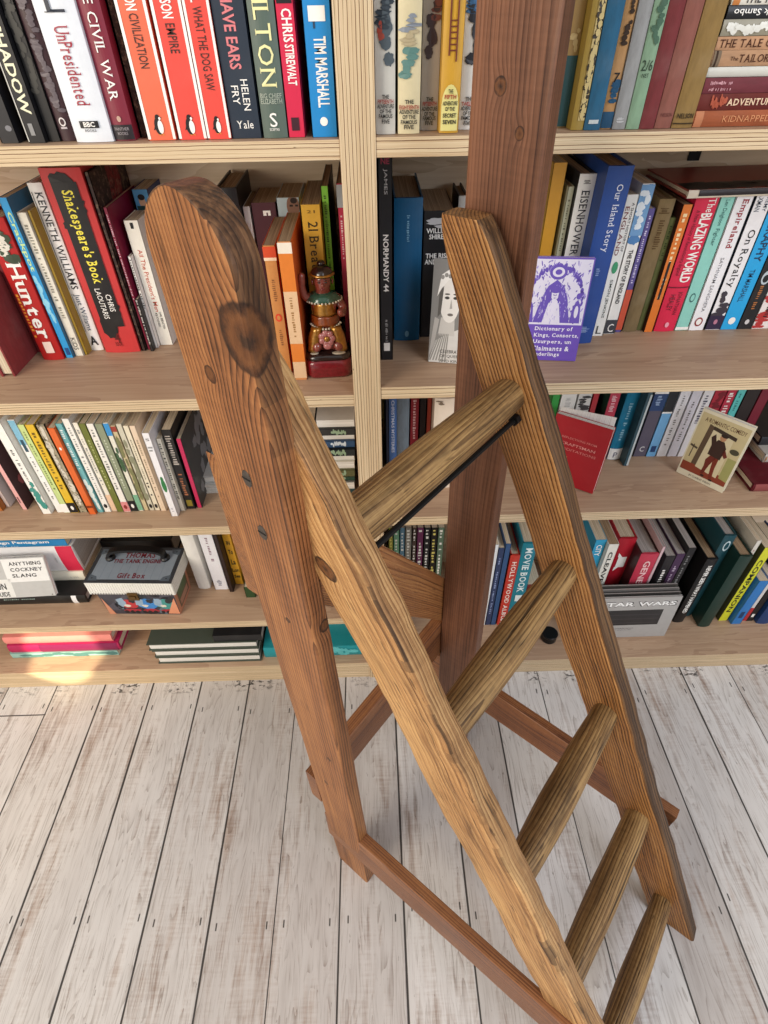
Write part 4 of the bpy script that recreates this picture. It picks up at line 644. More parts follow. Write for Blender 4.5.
 ('dark green ledger on top of the three, bottom shelf', 'EMs', (-0.4597, 0.144, 0.1074), (0, -90, 180), 0.0206, 0.13, 0.2147, 'hb', '#4a5248', None, 'white', []),
 ('thin black folder lying upon the dark green ledgers, bottom shelf', 'EMs', (-0.2333, 0.0165, 0.1279), (0, -90, 0), 0.0198, 0.1, 0.0941, 'pb', '#1c1d1f', None, 'grey', []),
 ('black flat book behind the gift box, fourth shelf', 'DBs', (-0.4157, 0.17, 0.2259), (0, -90, 0), 0.0461, 0.09, 0.1411, 'hb', '#17181a', None, 'grey', []),
 ('turquoise flat box file on the bottom shelf, bottom shelf', 'ETs', (-0.0421, 0.02, 0.0701), (0, -90, 0), 0.0328, 0.13, 0.1957, 'hb', '#1f8f98', None, 'cream', [('bl', 0.1674, 0.0082, '#58b8bc', 0.1, 0.9, 9)]),
 ('white flat book upon the turquoise one, bottom shelf', 'ETs', (-0.2443, 0.205, 0.0988), (0, -90, 180), 0.024, 0.13, 0.1924, 'hb', '#e0e4e4', None, 'white', []),
 ('olive yellow paperback in the dim row behind the diagonal brace, bottom shelf', 'ER', (0.0224, 0.13, 0.0445), (0, 0, 0), 0.0085, 0.118, 0.2597, 'pb', '#8a8a34', None, 'cream', [('d', 0.2544, 0.1256, '#d8c86a', 0.55, 7, 0)]),
 ('sage green paperback in the dim row behind the diagonal brace, bottom shelf', 'ER', (0.0332, 0.13, 0.0445), (0, 0, 0), 0.0113, 0.118, 0.2593, 'pb', '#6a9a78', None, 'cream', [('d', 0.254, 0.1251, '#e8e6d8', 0.55, 7, 0)]),
 ('teal grey paperback in the dim row behind the diagonal brace, bottom shelf', 'ER', (0.0445, 0.13, 0.0445), (0, 0, 0), 0.0094, 0.118, 0.2588, 'pb', '#5a8090', None, 'cream', [('d', 0.2536, 0.1246, '#e8e6d8', 0.55, 7, 0)]),
 ('stone grey paperback in the dim row behind the diagonal brace, bottom shelf', 'ER', (0.0563, 0.13, 0.0445), (0, 0, 0), 0.0123, 0.118, 0.2584, 'pb', '#8a8678', None, 'cream', [('d', 0.2531, 0.1241, '#e8e6d8', 0.55, 7, 0)]),
 ('brown paperback in the dim row behind the diagonal brace, bottom shelf', 'ER', (0.0677, 0.13, 0.0445), (0, 0, 0), 0.0085, 0.118, 0.2579, 'pb', '#4a3a30', None, 'cream', [('d', 0.2527, 0.1236, '#e8e6d8', 0.55, 7, 0)]),
 ('plum and pink paperback in the dim row behind the diagonal brace, bottom shelf', 'ER', (0.079, 0.13, 0.0445), (0, 0, 0), 0.0123, 0.118, 0.2575, 'pb', '#6a2a50', None, 'cream', [('d', 0.2522, 0.1231, '#e8e6d8', 0.55, 7, 0)]),
 ('black with white words paperback in the dim row behind the diagonal brace, bottom shelf', 'ER', (0.0923, 0.13, 0.0445), (0, 0, 0), 0.0123, 0.118, 0.257, 'pb', '#1c1c1e', None, 'cream', [('d', 0.2517, 0.1225, '#e8e6d8', 0.55, 7, 0)]),
 ('black with yellow words paperback in the dim row behind the diagonal brace, bottom shelf', 'ER', (0.1056, 0.13, 0.0445), (0, 0, 0), 0.0123, 0.118, 0.2565, 'pb', '#1a1814', None, 'cream', [('d', 0.2512, 0.122, '#d8c86a', 0.55, 7, 0)]),
 ('sage with white letters paperback in the dim row behind the diagonal brace, bottom shelf', 'ER', (0.1188, 0.13, 0.0445), (0, 0, 0), 0.0123, 0.118, 0.256, 'pb', '#5a6e58', None, 'cream', [('d', 0.2507, 0.1214, '#e8e6d8', 0.55, 7, 0)]),
 ('thin white spine beside the ladder post, bottom compartment, bottom shelf', 'ER', (0.2172, 0.09, 0.0445), (0, 0, 0), 0.0094, 0.118, 0.247, 'pb', '#d9dde0', None, 'cream', []),
 ('navy book beside the ladder post with pale title, bottom shelf', 'ER', (0.228, 0.09, 0.0445), (0, 0, 0), 0.0114, 0.118, 0.2386, 'pb', '#2c3a5c', None, 'cream', [('d', 0.2169, 0.035, '#8a9ac0', 0.38, 13, 0)]),
 ('slate blue taller book beside the red HOLLYWOOD one, bottom shelf', 'ER', (0.2393, 0.09, 0.0445), (0, 0, 0), 0.0104, 0.118, 0.2489, 'pb', '#30507a', None, 'cream', []),
 ('red hardback titled HOLLYWOOD ALBUM, bottom shelf', 'ER', (0.2566, 0.09, 0.0445), (0, 0, 0), 0.018, 0.135, 0.2183, 'hb', '#c0392c', None, 'cream', [('v', 'HOLLYWOOD ALBUM', 0.2018, 0.0092, '#f0dcd0', 0.5, 0, 3)]),
 ('teal hardback titled MOVIE BOOK, bottom shelf', 'ER', (0.2794, 0.09, 0.0445), (0, 0, 0), 0.0269, 0.135, 0.2499, 'hb', '#1d7f90', None, 'cream', [('v', 'MOVIE BOOK', 0.2393, 0.1115, '#e0ecea', 0.5, 0, 3), ('b', 0.1021, 0.0828, '#e0ecea', 0.25, 0.75)]),
 ('dark red hardback between the teal one and ladder stile, bottom shelf', 'ER', (0.3074, 0.09, 0.0445), (0, 0, 0), 0.0282, 0.118, 0.13, 'pb', '#7a2420', None, 'cream', []),
 ('bright blue book behind the ladder stile, bottom shelf', 'ER', (0.4224, 0.11, 0.0445), (0, 0, 0), 0.022, 0.118, 0.2318, 'pb', '#2f9cc4', None, 'cream', [('v', 'CITY', 0.2182, 0.1874, '#f2f0ea', 0.5, 0, 1)]),
 ('white spine with black capitals beside the bright blue book, bottom shelf', 'ER', (0.4438, 0.1, 0.0445), (0, 0, 0), 0.02, 0.118, 0.2291, 'pb', '#e5e3d8', None, 'brown', [('v', 'CLEAVE ART', 0.2084, 0.0626, '#15151a', 0.4, 0, 1)]),
 ('red book with white angular letter on its cover, bottom shelf', 'ER', (0.4859, 0.13, 0.0445), (0, 0, 0), 0.0347, 0.135, 0.2146, 'hb', '#b01c2c', None, 'cream', [('b', 0.1633, 0.1334, '#f2f0ea', 0.3, 0.8), ('v', 'A', 0.175, 0.1211, '#f2f0ea', 0.5, 0, 1)]),
 ('crimson pink hardback with pale capitals behind the records, bottom shelf', 'ER', (0.5214, 0.1, 0.0445), (0, 0, 0), 0.0356, 0.15, 0.201, 'hb', '#c23a50', '#3a1c20', 'grey', [('v', 'GENESIS', 0.1826, 0.0853, '#f0c8c8', 0.36, 0, 1)]),
 ('thin pale pink spine beside the crimson one, bottom shelf', 'ER', (0.5427, 0.1, 0.0445), (0, 0, 0), 0.0061, 0.118, 0.2183, 'pb', '#d8b8bc', None, 'grey', []),
 ('black spine with white words beside the pink one, bottom shelf', 'ER', (0.5646, 0.1, 0.0445), (0, 0, 0), 0.0191, 0.118, 0.1922, 'pb', '#222024', None, 'grey', [('d', 0.1516, 0.0768, '#f2f0ea', 0.45, 5, 0)]),
 ('dark purple spine in the bottom compartment, bottom shelf', 'ER', (0.5829, 0.1, 0.0445), (0, 0, 0), 0.0168, 0.118, 0.1971, 'pb', '#43294a', None, 'grey', [('d', 0.1626, 0.0825, '#b8a8bc', 0.35, 6, 0)]),
 ('black glossy spine beside the purple one, bottom shelf', 'ER', (0.5994, 0.1, 0.0445), (0, 0, 0), 0.0153, 0.118, 0.2132, 'pb', '#1a191c', None, 'grey', [('d', 0.1908, 0.0882, '#888', 0.35, 7, 0)]),
 ('black hardback with white title running up its spine, bottom shelf', 'ER', (0.6361, 0.084, 0.0445), (0, 0, 0), 0.0217, 0.15, 0.1987, 'hb', '#161618', None, 'brown', [('v', 'NEVER SEEN WHAT HAPPENED', 0.1811, 0.0338, '#f2f0ea', 0.4, 0, 1)]),
 ('dark teal tall hardback with pale emblem, bottom shelf', 'ER', (0.6598, 0.1, 0.0445), (0, 0, 0), 0.0229, 0.15, 0.2453, 'hb', '#1d4a54', None, 'grey', [('e', 0.219, 0.0273, '#c8dce0', 0.5, 0), ('e', 0.219, 0.0191, '#1d4a54', 0.34, 0)]),
 ('large dark green hardback with broad cover, bottom shelf', 'ER', (0.6855, 0.0707, 0.0445), (0, 0, 0), 0.0247, 0.16, 0.2191, 'hb', '#16332b', '#12302a', 'brown', []),
 ('thin white spine beside the yellow book, bottom shelf', 'ER', (0.7115, 0.09, 0.0445), (0, 0, 0), 0.0094, 0.118, 0.2384, 'pb', '#d8d4c8', None, 'cream', [('d', 0.2136, 0.0629, '#b88', 0.3, 9, 0)]),
 ('yellow and black book with bold lettering, bottom shelf', 'ER', (0.7324, 0.0833, 0.0445), (0, 0, 0), 0.0186, 0.118, 0.2255, 'pb', '#cfd02e', '#3c3c18', 'cream', [('v', 'COMPANION', 0.192, 0.0301, '#2a2a14', 0.5, 0, 1)]),
 ('bright blue book beside the yellow one, bottom shelf', 'ER', (0.756, 0.0736, 0.0445), (0, 0, 0), 0.0202, 0.118, 0.14, 'pb', '#2a74b8', None, 'cream', [('b', 0.0416, 0.0211, '#123a66', 0.3, 0.7)]),
 ('white and red narrow book beside bright blue, bottom shelf', 'ER', (0.7757, 0.0807, 0.0445), (0, 0, 0), 0.0114, 0.118, 0.14, 'pb', '#d5d0cc', None, 'cream', [('b', 0.045, 0.001, '#b02c34', 0, 1)]),
 ('black narrow book next to the navy one, bottom shelf', 'ER', (0.7885, 0.0803, 0.0445), (0, 0, 0), 0.0136, 0.118, 0.13, 'pb', '#17171a', None, 'cream', [('b', 0.0245, 0.0141, '#f2f0ea', 0.3, 0.7)]),
 ('navy blue hardback nearest the frame edge, bottom shelf', 'ER', (0.8146, 0.0741, 0.0445), (0, 0, 0), 0.0286, 0.15, 0.16, 'hb', '#1c3a6a', None, 'cream', []),
]
WORLD, KEY, FILL, SUN, EXPO = .6, 40, 42, 800, 0

# ================================================================== room
def ply_face(name, tint):
    n = NT(name)
    o = n.coord()
    w = n.noise(n.v('MULTIPLY', o, (2.2, 14, 10)), 1, 4, .6, .6)
    f = n.noise(n.v('MULTIPLY', o, (6, 260, 200)), 1, 3)
    r = n.m('FRACT', n.m('MULTIPLY', w, 7))
    k = n.m('ADD', n.m('MULTIPLY', r, .32), n.m('MULTIPLY', f, .68))
    col = n.ramp(k, [(.2, tint[0]), (.5, tint[1]), (.85, tint[2])])
    return n.done(col, .5, .3)
def ply_edge(name, axis, tint=('#70533a', '#c2a885', '#dbc9a8')):
    n = NT(name)
    o = n.coord()
    x, y, z = n.sep(o)
    w, l = (z, x) if axis == 'z' else (x, z)
    wob = n.m('MULTIPLY', n.noise(n.xyz(n.m('MULTIPLY', l, 14), n.m('MULTIPLY', w, 60), 0), 1, 3), .0022)
    ww = n.m('ADD', w, wob)
    s = n.noise(n.xyz(n.m('MULTIPLY', l, 1.2), n.m('MULTIPLY', ww, 330), 2), 1, 2, .7)
    g = n.noise(n.xyz(n.m('MULTIPLY', l, 16), n.m('MULTIPLY', ww, 1300), 5), 1, 3, .6)
    c = n.m('FRACT', n.m('MULTIPLY', ww, 290))
    ln = n.m('MULTIPLY', n.step(c, .70, .92), n.step(n.noise(n.xyz(n.m('MULTIPLY', l, 2), n.m('MULTIPLY', w, 290), 8), 1, 1), .32, .55))
    k = n.m('SUBTRACT', n.m('ADD', n.m('MULTIPLY', s, .75), n.m('MULTIPLY', g, .4)), n.m('MULTIPLY', ln, .62))
    col = n.ramp(k, [(.16, tint[0]), (.44, tint[1]), (.75, tint[2])])
    spot = n.step(n.noise(n.xyz(n.m('MULTIPLY', l, 60), n.m('MULTIPLY', w, 160), 4), 1, 2), .74, .8)
    col = n.mix(n.m('MULTIPLY', spot, .8), col, '#4a3520')
    return n.done(col, .6, .25)

M_ply = ply_face('birch_ply_face', ('#a1826a', '#b5977c', '#c0a489'))
M_back = ply_face('birch_ply_back', ('#c4ac8c', '#d8c4a8', '#e6d6be'))
M_edge = ply_edge('birch_ply_edge', 'z')
M_edge_v = ply_edge('birch_ply_upright_edge', 'x')

def board(name, lo, hi, parent, edge):
    c = [(a + b) / 2 for a, b in zip(lo, hi)]
    h = [(b - a) / 2 for a, b in zip(lo, hi)]
    o = box(name, [-x for x in h], h, [M_ply, edge], parent, .0006)
    o.location = c
    for p in o.data.polygons:
        if abs(p.normal.y) > .6:
            p.material_index = 1
    return o

T = .0167
ZL = (1.235, .9423, .6681, .4432, .2024, .0533)
ZR = (1.235, .9434, .6776, .4517, .0441)
DX0, DX1 = -.0272, .0072
DEPTH = .275
case = tag(empty('bookcase', (0, 0, 0)), 'tall birch plywood bookcase with layered edges, filled with books, against the wall', 'bookcase')
for z in ZL:
    board('shelf', (-1.2, 0, z - T), (DX0, DEPTH, z), case, M_edge)
for z in ZR:
    board('shelf', (DX1, 0, z - T), (1.2, DEPTH, z), case, M_edge)
board('upright', (DX0, -.0012, 0), (DX1, DEPTH, 1.42), case, M_edge_v)
board('upright', (-1.2346, -.0012, 0), (-1.2002, DEPTH, 1.42), case, M_edge_v)
board('upright', (1.2002, -.0012, 0), (1.2346, DEPTH, 1.42), case, M_edge_v)
board('plinth', (-1.2, .001, 0), (DX0, .018, ZL[-1] - T), case, M_edge)
board('plinth', (DX1, .001, 0), (1.2, .018, ZR[-1] - T), case, M_edge)
o = box('back_panel', (-1.2345, DEPTH, 0), (1.2345, DEPTH + .006, 1.42), M_back, case)
M_iron = plain('black_iron', '#1b1a1a', .5, .6)
bm = bmesh.new(); bm_box(bm, (.446, DEPTH - .0025, .866), (.4625, DEPTH - .0002, ZR[1] - T - .0002), 0, .0006)
bm_ball(bm, (.454, DEPTH - .003, .9), (.0035, .0015, .0035), 1, 10, 6)
obj('shelf_bracket', bm, [M_iron, plain('bracket_screw', '#8f8a80', .4, .8)], case)

n = NT('wall_paint'); wall_m = n.done(n.mix(n.noise(n.coord(), 12, 4), '#d9d4c9', '#e4dfd5'), .8, .2)
wall = box('wall_back', (-2.2, DEPTH + .0075, 0), (2.2, DEPTH + .09, 2.5), wall_m)
tag(wall, 'plain pale wall behind the bookcase', None, None, 'structure')

# floor of whitewashed boards
n = NT('whitewashed_boards')
o = n.coord()
x, y, z = n.sep(o)
PW = .0995
q = n.m('DIVIDE', n.m('SUBTRACT', x, .0225), PW)
pid = n.m('FLOOR', q)
fx = n.m('MULTIPLY', n.m('SUBTRACT', n.m('FRACT', q), .5), PW)          # metres from board centre
edge = n.m('SUBTRACT', PW / 2, n.m('ABSOLUTE', fx))                     # metres to nearest gap
rnd = n.white(pid)
rnd2 = n.white(n.m('ADD', pid, 31.7))
p = n.xyz(n.m('ADD', x, n.m('MULTIPLY', rnd, 9)), n.m('ADD', y, n.m('MULTIPLY', rnd2, 17)), 0)
# grain rings (board cut close to the pith: cathedral figure)
wr = n.noise(n.v('MULTIPLY', p, (16, 2.1, 1)), 1, 3)
ringv = n.m('ADD', n.m('MULTIPLY', n.m('ABSOLUTE', fx), 3.2), n.m('MULTIPLY', wr, .55))
ring = n.m('POWER', n.m('FRACT', n.m('MULTIPLY', ringv, 46)), 3)
fib = n.noise(n.v('MULTIPLY', p, (700, 16, 1)), 1, 3, .6)
big = n.noise(n.v('MULTIPLY', p, (22, 3.2, 1)), 1, 4, .6)
mid = n.noise(n.v('MULTIPLY', p, (120, 9, 1)), 1, 4, .65)
saw = n.noise(n.v('MULTIPLY', p, (25, 260, 1)), 1, 2)                   # cross-cut saw chatter
white = n.ramp(n.m('ADD', n.m('MULTIPLY', big, .6), n.m('MULTIPLY', rnd, .4)), [(.25, '#bab4b0'), (.6, '#d8d5d2'), (.85, '#e9e8e7')])
wear = n.m('ADD', n.m('MULTIPLY', big, .75), n.m('ADD', n.m('MULTIPLY', mid, .42), n.m('MULTIPLY', n.m('SUBTRACT', saw, .5), .15)))
wm = n.step(wear, .57, .82)
brown = n.ramp(n.noise(n.v('MULTIPLY', p, (40, 5, 1)), 1, 3), [(.3, '#7c5f4c'), (.7, '#a58c7a')])
col = n.mix(n.m('MULTIPLY', wm, .85), white, brown)
gmask = n.m('MULTIPLY', ring, n.step(mid, .4, .62))
col = n.mix(n.m('MULTIPLY', gmask, .55), col, '#6d5c50')
col = n.mix(n.m('MULTIPLY', n.step(fib, .56, .72), .5), col, '#7d6d60')
chip = n.m('MULTIPLY', n.step(n.noise(n.v('MULTIPLY', p, (160, 40, 1)), 1, 4, .7), .64, .70), .55)
col = n.mix(chip, col, '#5f4d40')
# knots
vor = n.t.nodes.new('ShaderNodeTexVoronoi')
n.put(vor.inputs['Vector'], n.v('MULTIPLY', p, (11, 3.6, 1))); vor.inputs['Scale'].default_value = 1
kd = n.m('ADD', vor.outputs['Distance'], n.m('MULTIPLY', n.m('SUBTRACT', mid, .5), .12))
kn = n.m('MULTIPLY', n.step(kd, .12, .05), n.step(n.noise(n.v('MULTIPLY', p, (3, 2, 1)), 1, 1), .5, .56))
col = n.mix(n.m('MULTIPLY', kn, .75), col, '#4c3b32')
# nails: short dark dashes beside every gap in a few rows
nails = None
for yr in (-.055, -.405, -.75, -1.1):
    dy = n.m('ABSOLUTE', n.m('SUBTRACT', n.m('SUBTRACT', y, yr), n.m('MULTIPLY', n.m('SUBTRACT', rnd, .5), .03)))
    k = n.m('MULTIPLY', n.step(dy, .0058, .0042), n.step(n.m('ABSOLUTE', n.m('SUBTRACT', edge, n.m('ADD', .009, n.m('MULTIPLY', rnd2, .006)))), .0014, .0008))
    nails = k if nails is None else n.m('MAXIMUM', nails, k)
col = n.mix(n.m('MULTIPLY', nails, .9), col, '#2b2522')
# chipped black line along the bookcase foot
foot = n.m('MULTIPLY', n.step(y, -.028, -.016), n.step(n.noise(n.v('MULTIPLY', o, (75, 150, 1)), 1, 4, .7), .53, .58))
foot = n.m('MULTIPLY', foot, n.step(n.noise(n.v('MULTIPLY', o, (9, 1, 1)), 1, 1), .46, .54))
col = n.mix(n.m('MULTIPLY', foot, .9), col, '#232020')
gapw = n.m('ADD', .0007, n.m('MULTIPLY', n.noise(n.v('MULTIPLY', o, (10, 7, 1)), 1, 2), .0016))
gapw = n.m('MULTIPLY', gapw, n.m('ADD', .45, n.m('MULTIPLY', n.white(n.m('ADD', n.m('ROUND', q), 5.5)), .75)))
gap = n.step(edge, n.m('ADD', gapw, .0005), n.m('MULTIPLY', gapw, .6))
# end joint of the boards at the far side
ej = n.m('MULTIPLY', n.step(n.m('ABSOLUTE', n.m('ADD', y, .062)), .0016, .0008), n.m('LESS_THAN', x, -.672))
gap = n.m('MAXIMUM', gap, ej)
col = n.mix(n.m('MULTIPLY', gap, .93), col, '#1f1a17')
n.bump(n.m('SUBTRACT', n.m('SUBTRACT', n.m('MULTIPLY', fib, .3), n.m('MULTIPLY', gap, 1.5)), n.m('MULTIPLY', wm, .25)), .35, .0012)
floor_m = n.done(col, n.m('ADD', .42, n.m('MULTIPLY', wm, .25)), .35)
fl = box('floor', (-2.2, -2.2, -.03), (2.2, DEPTH + .09, 0), floor_m)
tag(fl, 'whitewashed worn wooden floorboards', None, None, 'structure')

# ================================================================== ladder
PSI, OX, OY = .86926, .15707, -.34224
lad = tag(empty('step_ladder', (OX, OY, 0), (0, 0, PSI)), 'old brown wooden trestle step ladder with five round rungs standing on the floor', 'ladder')
ST = dict(a=.1044, b=.01325, v0=.23099, m=-.52347, w0=.06719, w1=-.00567, t=.02425, c0=-.0044, c1=.00375)
LG = dict(a=.12848, b=.01465, v0=-.18988, m=-.03418, w0=.06059, w1=.00813, t=.01944, c0=.0044, c1=-.00139)
def span(B, s, z):
    """u inner, u outer, v back, v front of a board at height z"""
    c = B['c0'] + B['c1'] * z
    return (s * (B['a'] + B['b'] * z) + c, s * (B['a'] + B['b'] * z + B['t']) + c, B['v0'] + B['m'] * z, B['v0'] + B['m'] * z + B['w0'] + B['w1'] * z)

def rounded(c, r, k=3):
    """ring of points round a quad with corner radius r"""
    c = [Vector(q) for q in c]
    out = []
    for i in range(4):
        p, a, b = c[i], c[i - 1], c[(i + 1) % 4]
        da, db = (a - p), (b - p)
        ra, rb = min(r, da.length * .45), min(r, db.length * .45)
        A, Bq = p + da.normalized() * ra, p + db.normalized() * rb
        for j in range(k + 1):
            t = j / k
            out.append(A * (1 - t) ** 2 + p * 2 * t * (1 - t) + Bq * t * t)
    return out

def grain_mesh(name, rings, gr, mat, parent, shade=None, wob=.0006):
    vs, g = [], []
    for r, gg in zip(rings, gr):
        for p, q in zip(r, gg):
            d = (noise.noise_vector(Vector((q[0] * 30 + 3, q[1] * 30, q[2] * 7))) + .5 * noise.noise_vector(Vector((q[0] * 60, q[1] * 60 + 9, q[2] * 34)))) * wob
            d.z *= .2 if p[2] > .002 else 0
            vs.append(Vector(p) + d); g.append(q)
    nr = len(rings[0]); fs = []
    for i in range(len(rings) - 1):
        for j in range(nr):
            k = (j + 1) % nr
            fs.append((i * nr + j, i * nr + k, (i + 1) * nr + k, (i + 1) * nr + j))
    fs.append(tuple(range(nr))[::-1]); fs.append(tuple(range((len(rings) - 1) * nr, len(rings) * nr)))
    me = mesh(name, vs, fs)
    bm = bmesh.new(); bm.from_mesh(me); bmesh.ops.recalc_face_normals(bm, faces=bm.faces); bm.to_mesh(me); bm.free()
    a = me.attributes.new('grain', 'FLOAT_VECTOR', 'POINT')
    a.data.foreach_set('vector', [c for q in g for c in q])
    s = me.attributes.new('shade', 'FLOAT', 'FACE')
    s.data.foreach_set('value', [shade(p.center, p.normal) if shade else 0.0 for p in me.polygons])
    return link(name, me, mat, parent)

def upright_board(name, B, s, zs, mat, top=None, r=.004, shade=None, wob=.0006, taper=0):
    rings, gr = [], []
    for z in zs:
        ui, uo, vb, vf = span(B, s, z)
        if taper and z > .78:                       # back edge worn away towards the head
            vb += taper * ((z - .78) / .12) ** 2
        if top and z > top[0]:
            f = math.sqrt(max(0, 1 - ((z - top[0]) / top[1]) ** 2))
            vc, hw = (vb + vf) / 2, (vf - vb) / 2
            vb, vf = vc - hw * max(f, .02), vc + hw * max(f, .02)
        ring = rounded([(uo, -vb, z), (uo, -vf, z), (ui, -vf, z), (ui, -vb, z)], r)
        uc, vc = (ui + uo) / 2, sum(span(B, s, z)[2:]) / 2
        rings.append(ring)
        gr.append([(-p.y - vc, p.x - uc, p.z * (1.13 if B is ST else 1.0)) for p in ring])
    return grain_mesh(name, rings, gr, mat, lad, shade, wob)

W_legL = wood('pine_leg', '#462814', '#925f39', '#b37e4d', 360, (.055, -.05), .007, 0, ((.031, -.009, .915, .0175), (-.008, -.012, .884, .0055), (.03, .004, .668, .007), (.004, -.012, .665, .0035), (-.006, -.012, 0.33, .004), (.012, -.012, .42, .0035)), .5, .45, .2, 1, .4, .6, .7)
W_legR = wood('dark_leg', '#3a2014', '#6d4732', '#875b42', 360, (.05, -.06), .006, 0, ((-.008, -.009, .990, .006), (.012, -.009, .962, .0045)), .45, .5, .3, 2, .4, .4, .6)
W_stL = wood('worn_stile', '#5f3e22', '#b08252', '#cfa56f', 330, (.05, -.09), .010, .5, ((-.011, -.013, .838, .0088), (.012, .01, .30, .006)), .55, .9, .9, 3, .8, .4, .85)
W_stR = wood('grained_stile', '#4f2c13', '#a06d3c', '#c28f56', 300, (.09, .05), .004, .3, (), .5, .7, .4, 4, .7, .85, .6)
W_rung = wood('weathered_rung', '#3c2814', '#80603a', '#a98756', 330, (.011, .009), .008, .7, (), .5, .85, .6, 5, .8, .5, .75)
W_rail = wood('red_brown_rail', '#43241a', '#825334', '#9a6840', 330, (.03, -.06), .008, .1, (), .4, .5, .3, 6, .5, .5, .6)
W_brace = wood('orange_brace', '#4f2c13', '#966239', '#ae7a48', 300, (.04, -.06), .010, .1, (), .42, .5, .3, 7, .5, .6, .6)

def lev(z0, z1, k=28):
    return [z0 + (z1 - z0) * i / k for i in range(k + 1)]
def dome(z0, R):
    return [z0 + R * math.sin(PI / 2 * i / 14) for i in range(1, 15)]
sh_leg = lambda zt: (lambda c, nn: .8 if (c.z > zt and nn.z > .18) or (c.z > zt - .03 and nn.y < -.4) else (max(0.0, .7 - (zt - .03 - c.z) * 7) if nn.y < -.4 and c.z > .8 else 0.0))  # dark domed top; front face darker towards the head
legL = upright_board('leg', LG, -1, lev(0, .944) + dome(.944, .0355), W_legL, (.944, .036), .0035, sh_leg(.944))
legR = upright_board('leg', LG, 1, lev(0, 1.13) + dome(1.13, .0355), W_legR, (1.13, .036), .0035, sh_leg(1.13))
legR['label'] = 'taller dark brown leg board'
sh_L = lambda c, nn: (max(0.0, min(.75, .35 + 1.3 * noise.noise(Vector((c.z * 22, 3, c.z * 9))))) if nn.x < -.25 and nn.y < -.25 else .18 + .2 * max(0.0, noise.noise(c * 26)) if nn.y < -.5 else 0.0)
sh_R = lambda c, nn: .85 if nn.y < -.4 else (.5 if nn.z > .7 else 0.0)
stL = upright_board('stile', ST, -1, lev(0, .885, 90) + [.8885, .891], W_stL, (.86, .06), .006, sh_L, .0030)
stL['label'] = 'pale worn stile'
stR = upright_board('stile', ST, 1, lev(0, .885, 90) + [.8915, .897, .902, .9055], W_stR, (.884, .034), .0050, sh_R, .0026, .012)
stR['label'] = 'stile with dark bark edge'

# rungs: round and a little swollen in the middle
RZ = (.76307, .58144, .39603, .22191, .05764)
RR = ((.0158, .0192, .0180), (.0152, .0188, .0160), (.0140, .0182, .0145), (.0150, .0184, .0150), (.0115, .0170, .0140))
rung_obs = []
for z, (ra, rm, rb) in zip(RZ, RR):
    uL, _, vb, vf = span(ST, -1, z); vL = (vb + vf) / 2
    uR, _, vb, vf = span(ST, 1, z); vR = (vb + vf) / 2
    u0, u1 = uL - .012, uR + .012
    rings, gr = [], []
    for i in range(25):
        t = i / 24
        u = u0 + (u1 - u0) * t
        vv = vL + (vR - vL) * t
        # radius: left end rb, middle rm, right end ra
        r = rb + (rm - rb) * math.sin(PI / 2 * min(1, t / .45)) if t < .45 else ra + (rm - ra) * math.cos(PI / 2 * (t - .45) / .55) ** .8
        ring, g = [], []
        for k in range(20):
            a = 2 * PI * k / 20
            f = 1 + .05 * noise.noise(Vector((math.cos(a) * 1.5, math.sin(a) * 1.5, u * 14 + z * 50)))
            ring.append(Vector((u, -(vv + r * f * math.cos(a)), z + r * f * math.sin(a))))
            g.append((r * f * math.cos(a), r * f * math.sin(a), u + z * 7))
        rings.append(ring); gr.append(g)
    ro = grain_mesh('rung', rings, gr, W_rung, lad, None, .0004)
    for pl in ro.data.polygons:
        pl.use_smooth = len(pl.vertices) == 4
    rung_obs.append(ro)

def free_board(name, corners0, corners1, mat, r=.002, k=14, label=None):
    """board between two end quads; grain runs along it"""
    rings, gr = [], []
    c0 = [Vector(q) for q in corners0]; c1 = [Vector(q) for q in corners1]
    L = (c1[0] - c0[0]).length
    ex = (c0[1] - c0[0]).normalized(); ey = (c0[3] - c0[0]).normalized()
    for i in range(k + 1):
        t = i / k
        c = [a.lerp(b, t) for a, b in zip(c0, c1)]
        ring = rounded(c, r)
        mid = sum(c, Vector()) / 4
        rings.append(ring)
        gr.append([((p - mid).dot(ex), (p - mid).dot(ey), t * L) for p in ring])
    o = grain_mesh(name, rings, gr, mat, lad, None, .0005)
    if label:
        o['label'] = label
    return o

def side_rail(va, vb, f_out, f_in, f_lo, f_hi):
    q = lambda v: [(f_out(v), -v, f_lo(v)), (f_out(v), -v, f_hi(v)), (f_in(v), -v, f_hi(v)), (f_in(v), -v, f_lo(v))]
    free_board('side_rail', q(va), q(vb), W_rail)
side_rail(-.198, .27, lambda v: -.1458 + .009 * (v + .165), lambda v: -.1295 - .002 * v, lambda v: .1 - .0014 * v, lambda v: .186 - .0014 * v)
side_rail(-.225, .193, lambda v: .1677 - .0194 * v, lambda v: .1527 - .0194 * v, lambda v: .1301 - .0087 * v, lambda v: .2003 - .0087 * v)
# cross pieces nailed over the back edges of the legs
def back(z):
    return LG['v0'] + LG['m'] * z - .0004
def cross(name, ul, zl, ur, zr, th, mat, label):
    q = lambda u, z: [(u, -back(z[0]), z[0]), (u, -back(z[1]), z[1]), (u, -back(z[1]) + th, z[1]), (u, -back(z[0]) + th, z[0])]
    free_board(name, q(ul, zl), q(ur, zr), mat, label=label)
cross('cross_brace', -.1505, (.662, .808), .150, (.318, .415), .018, W_brace, 'orange brown diagonal brace board')
cross('cross_rail', -.147, (.226, .298), .152, (.245, .325), .018, W_rail, 'low reddish rail between the legs')

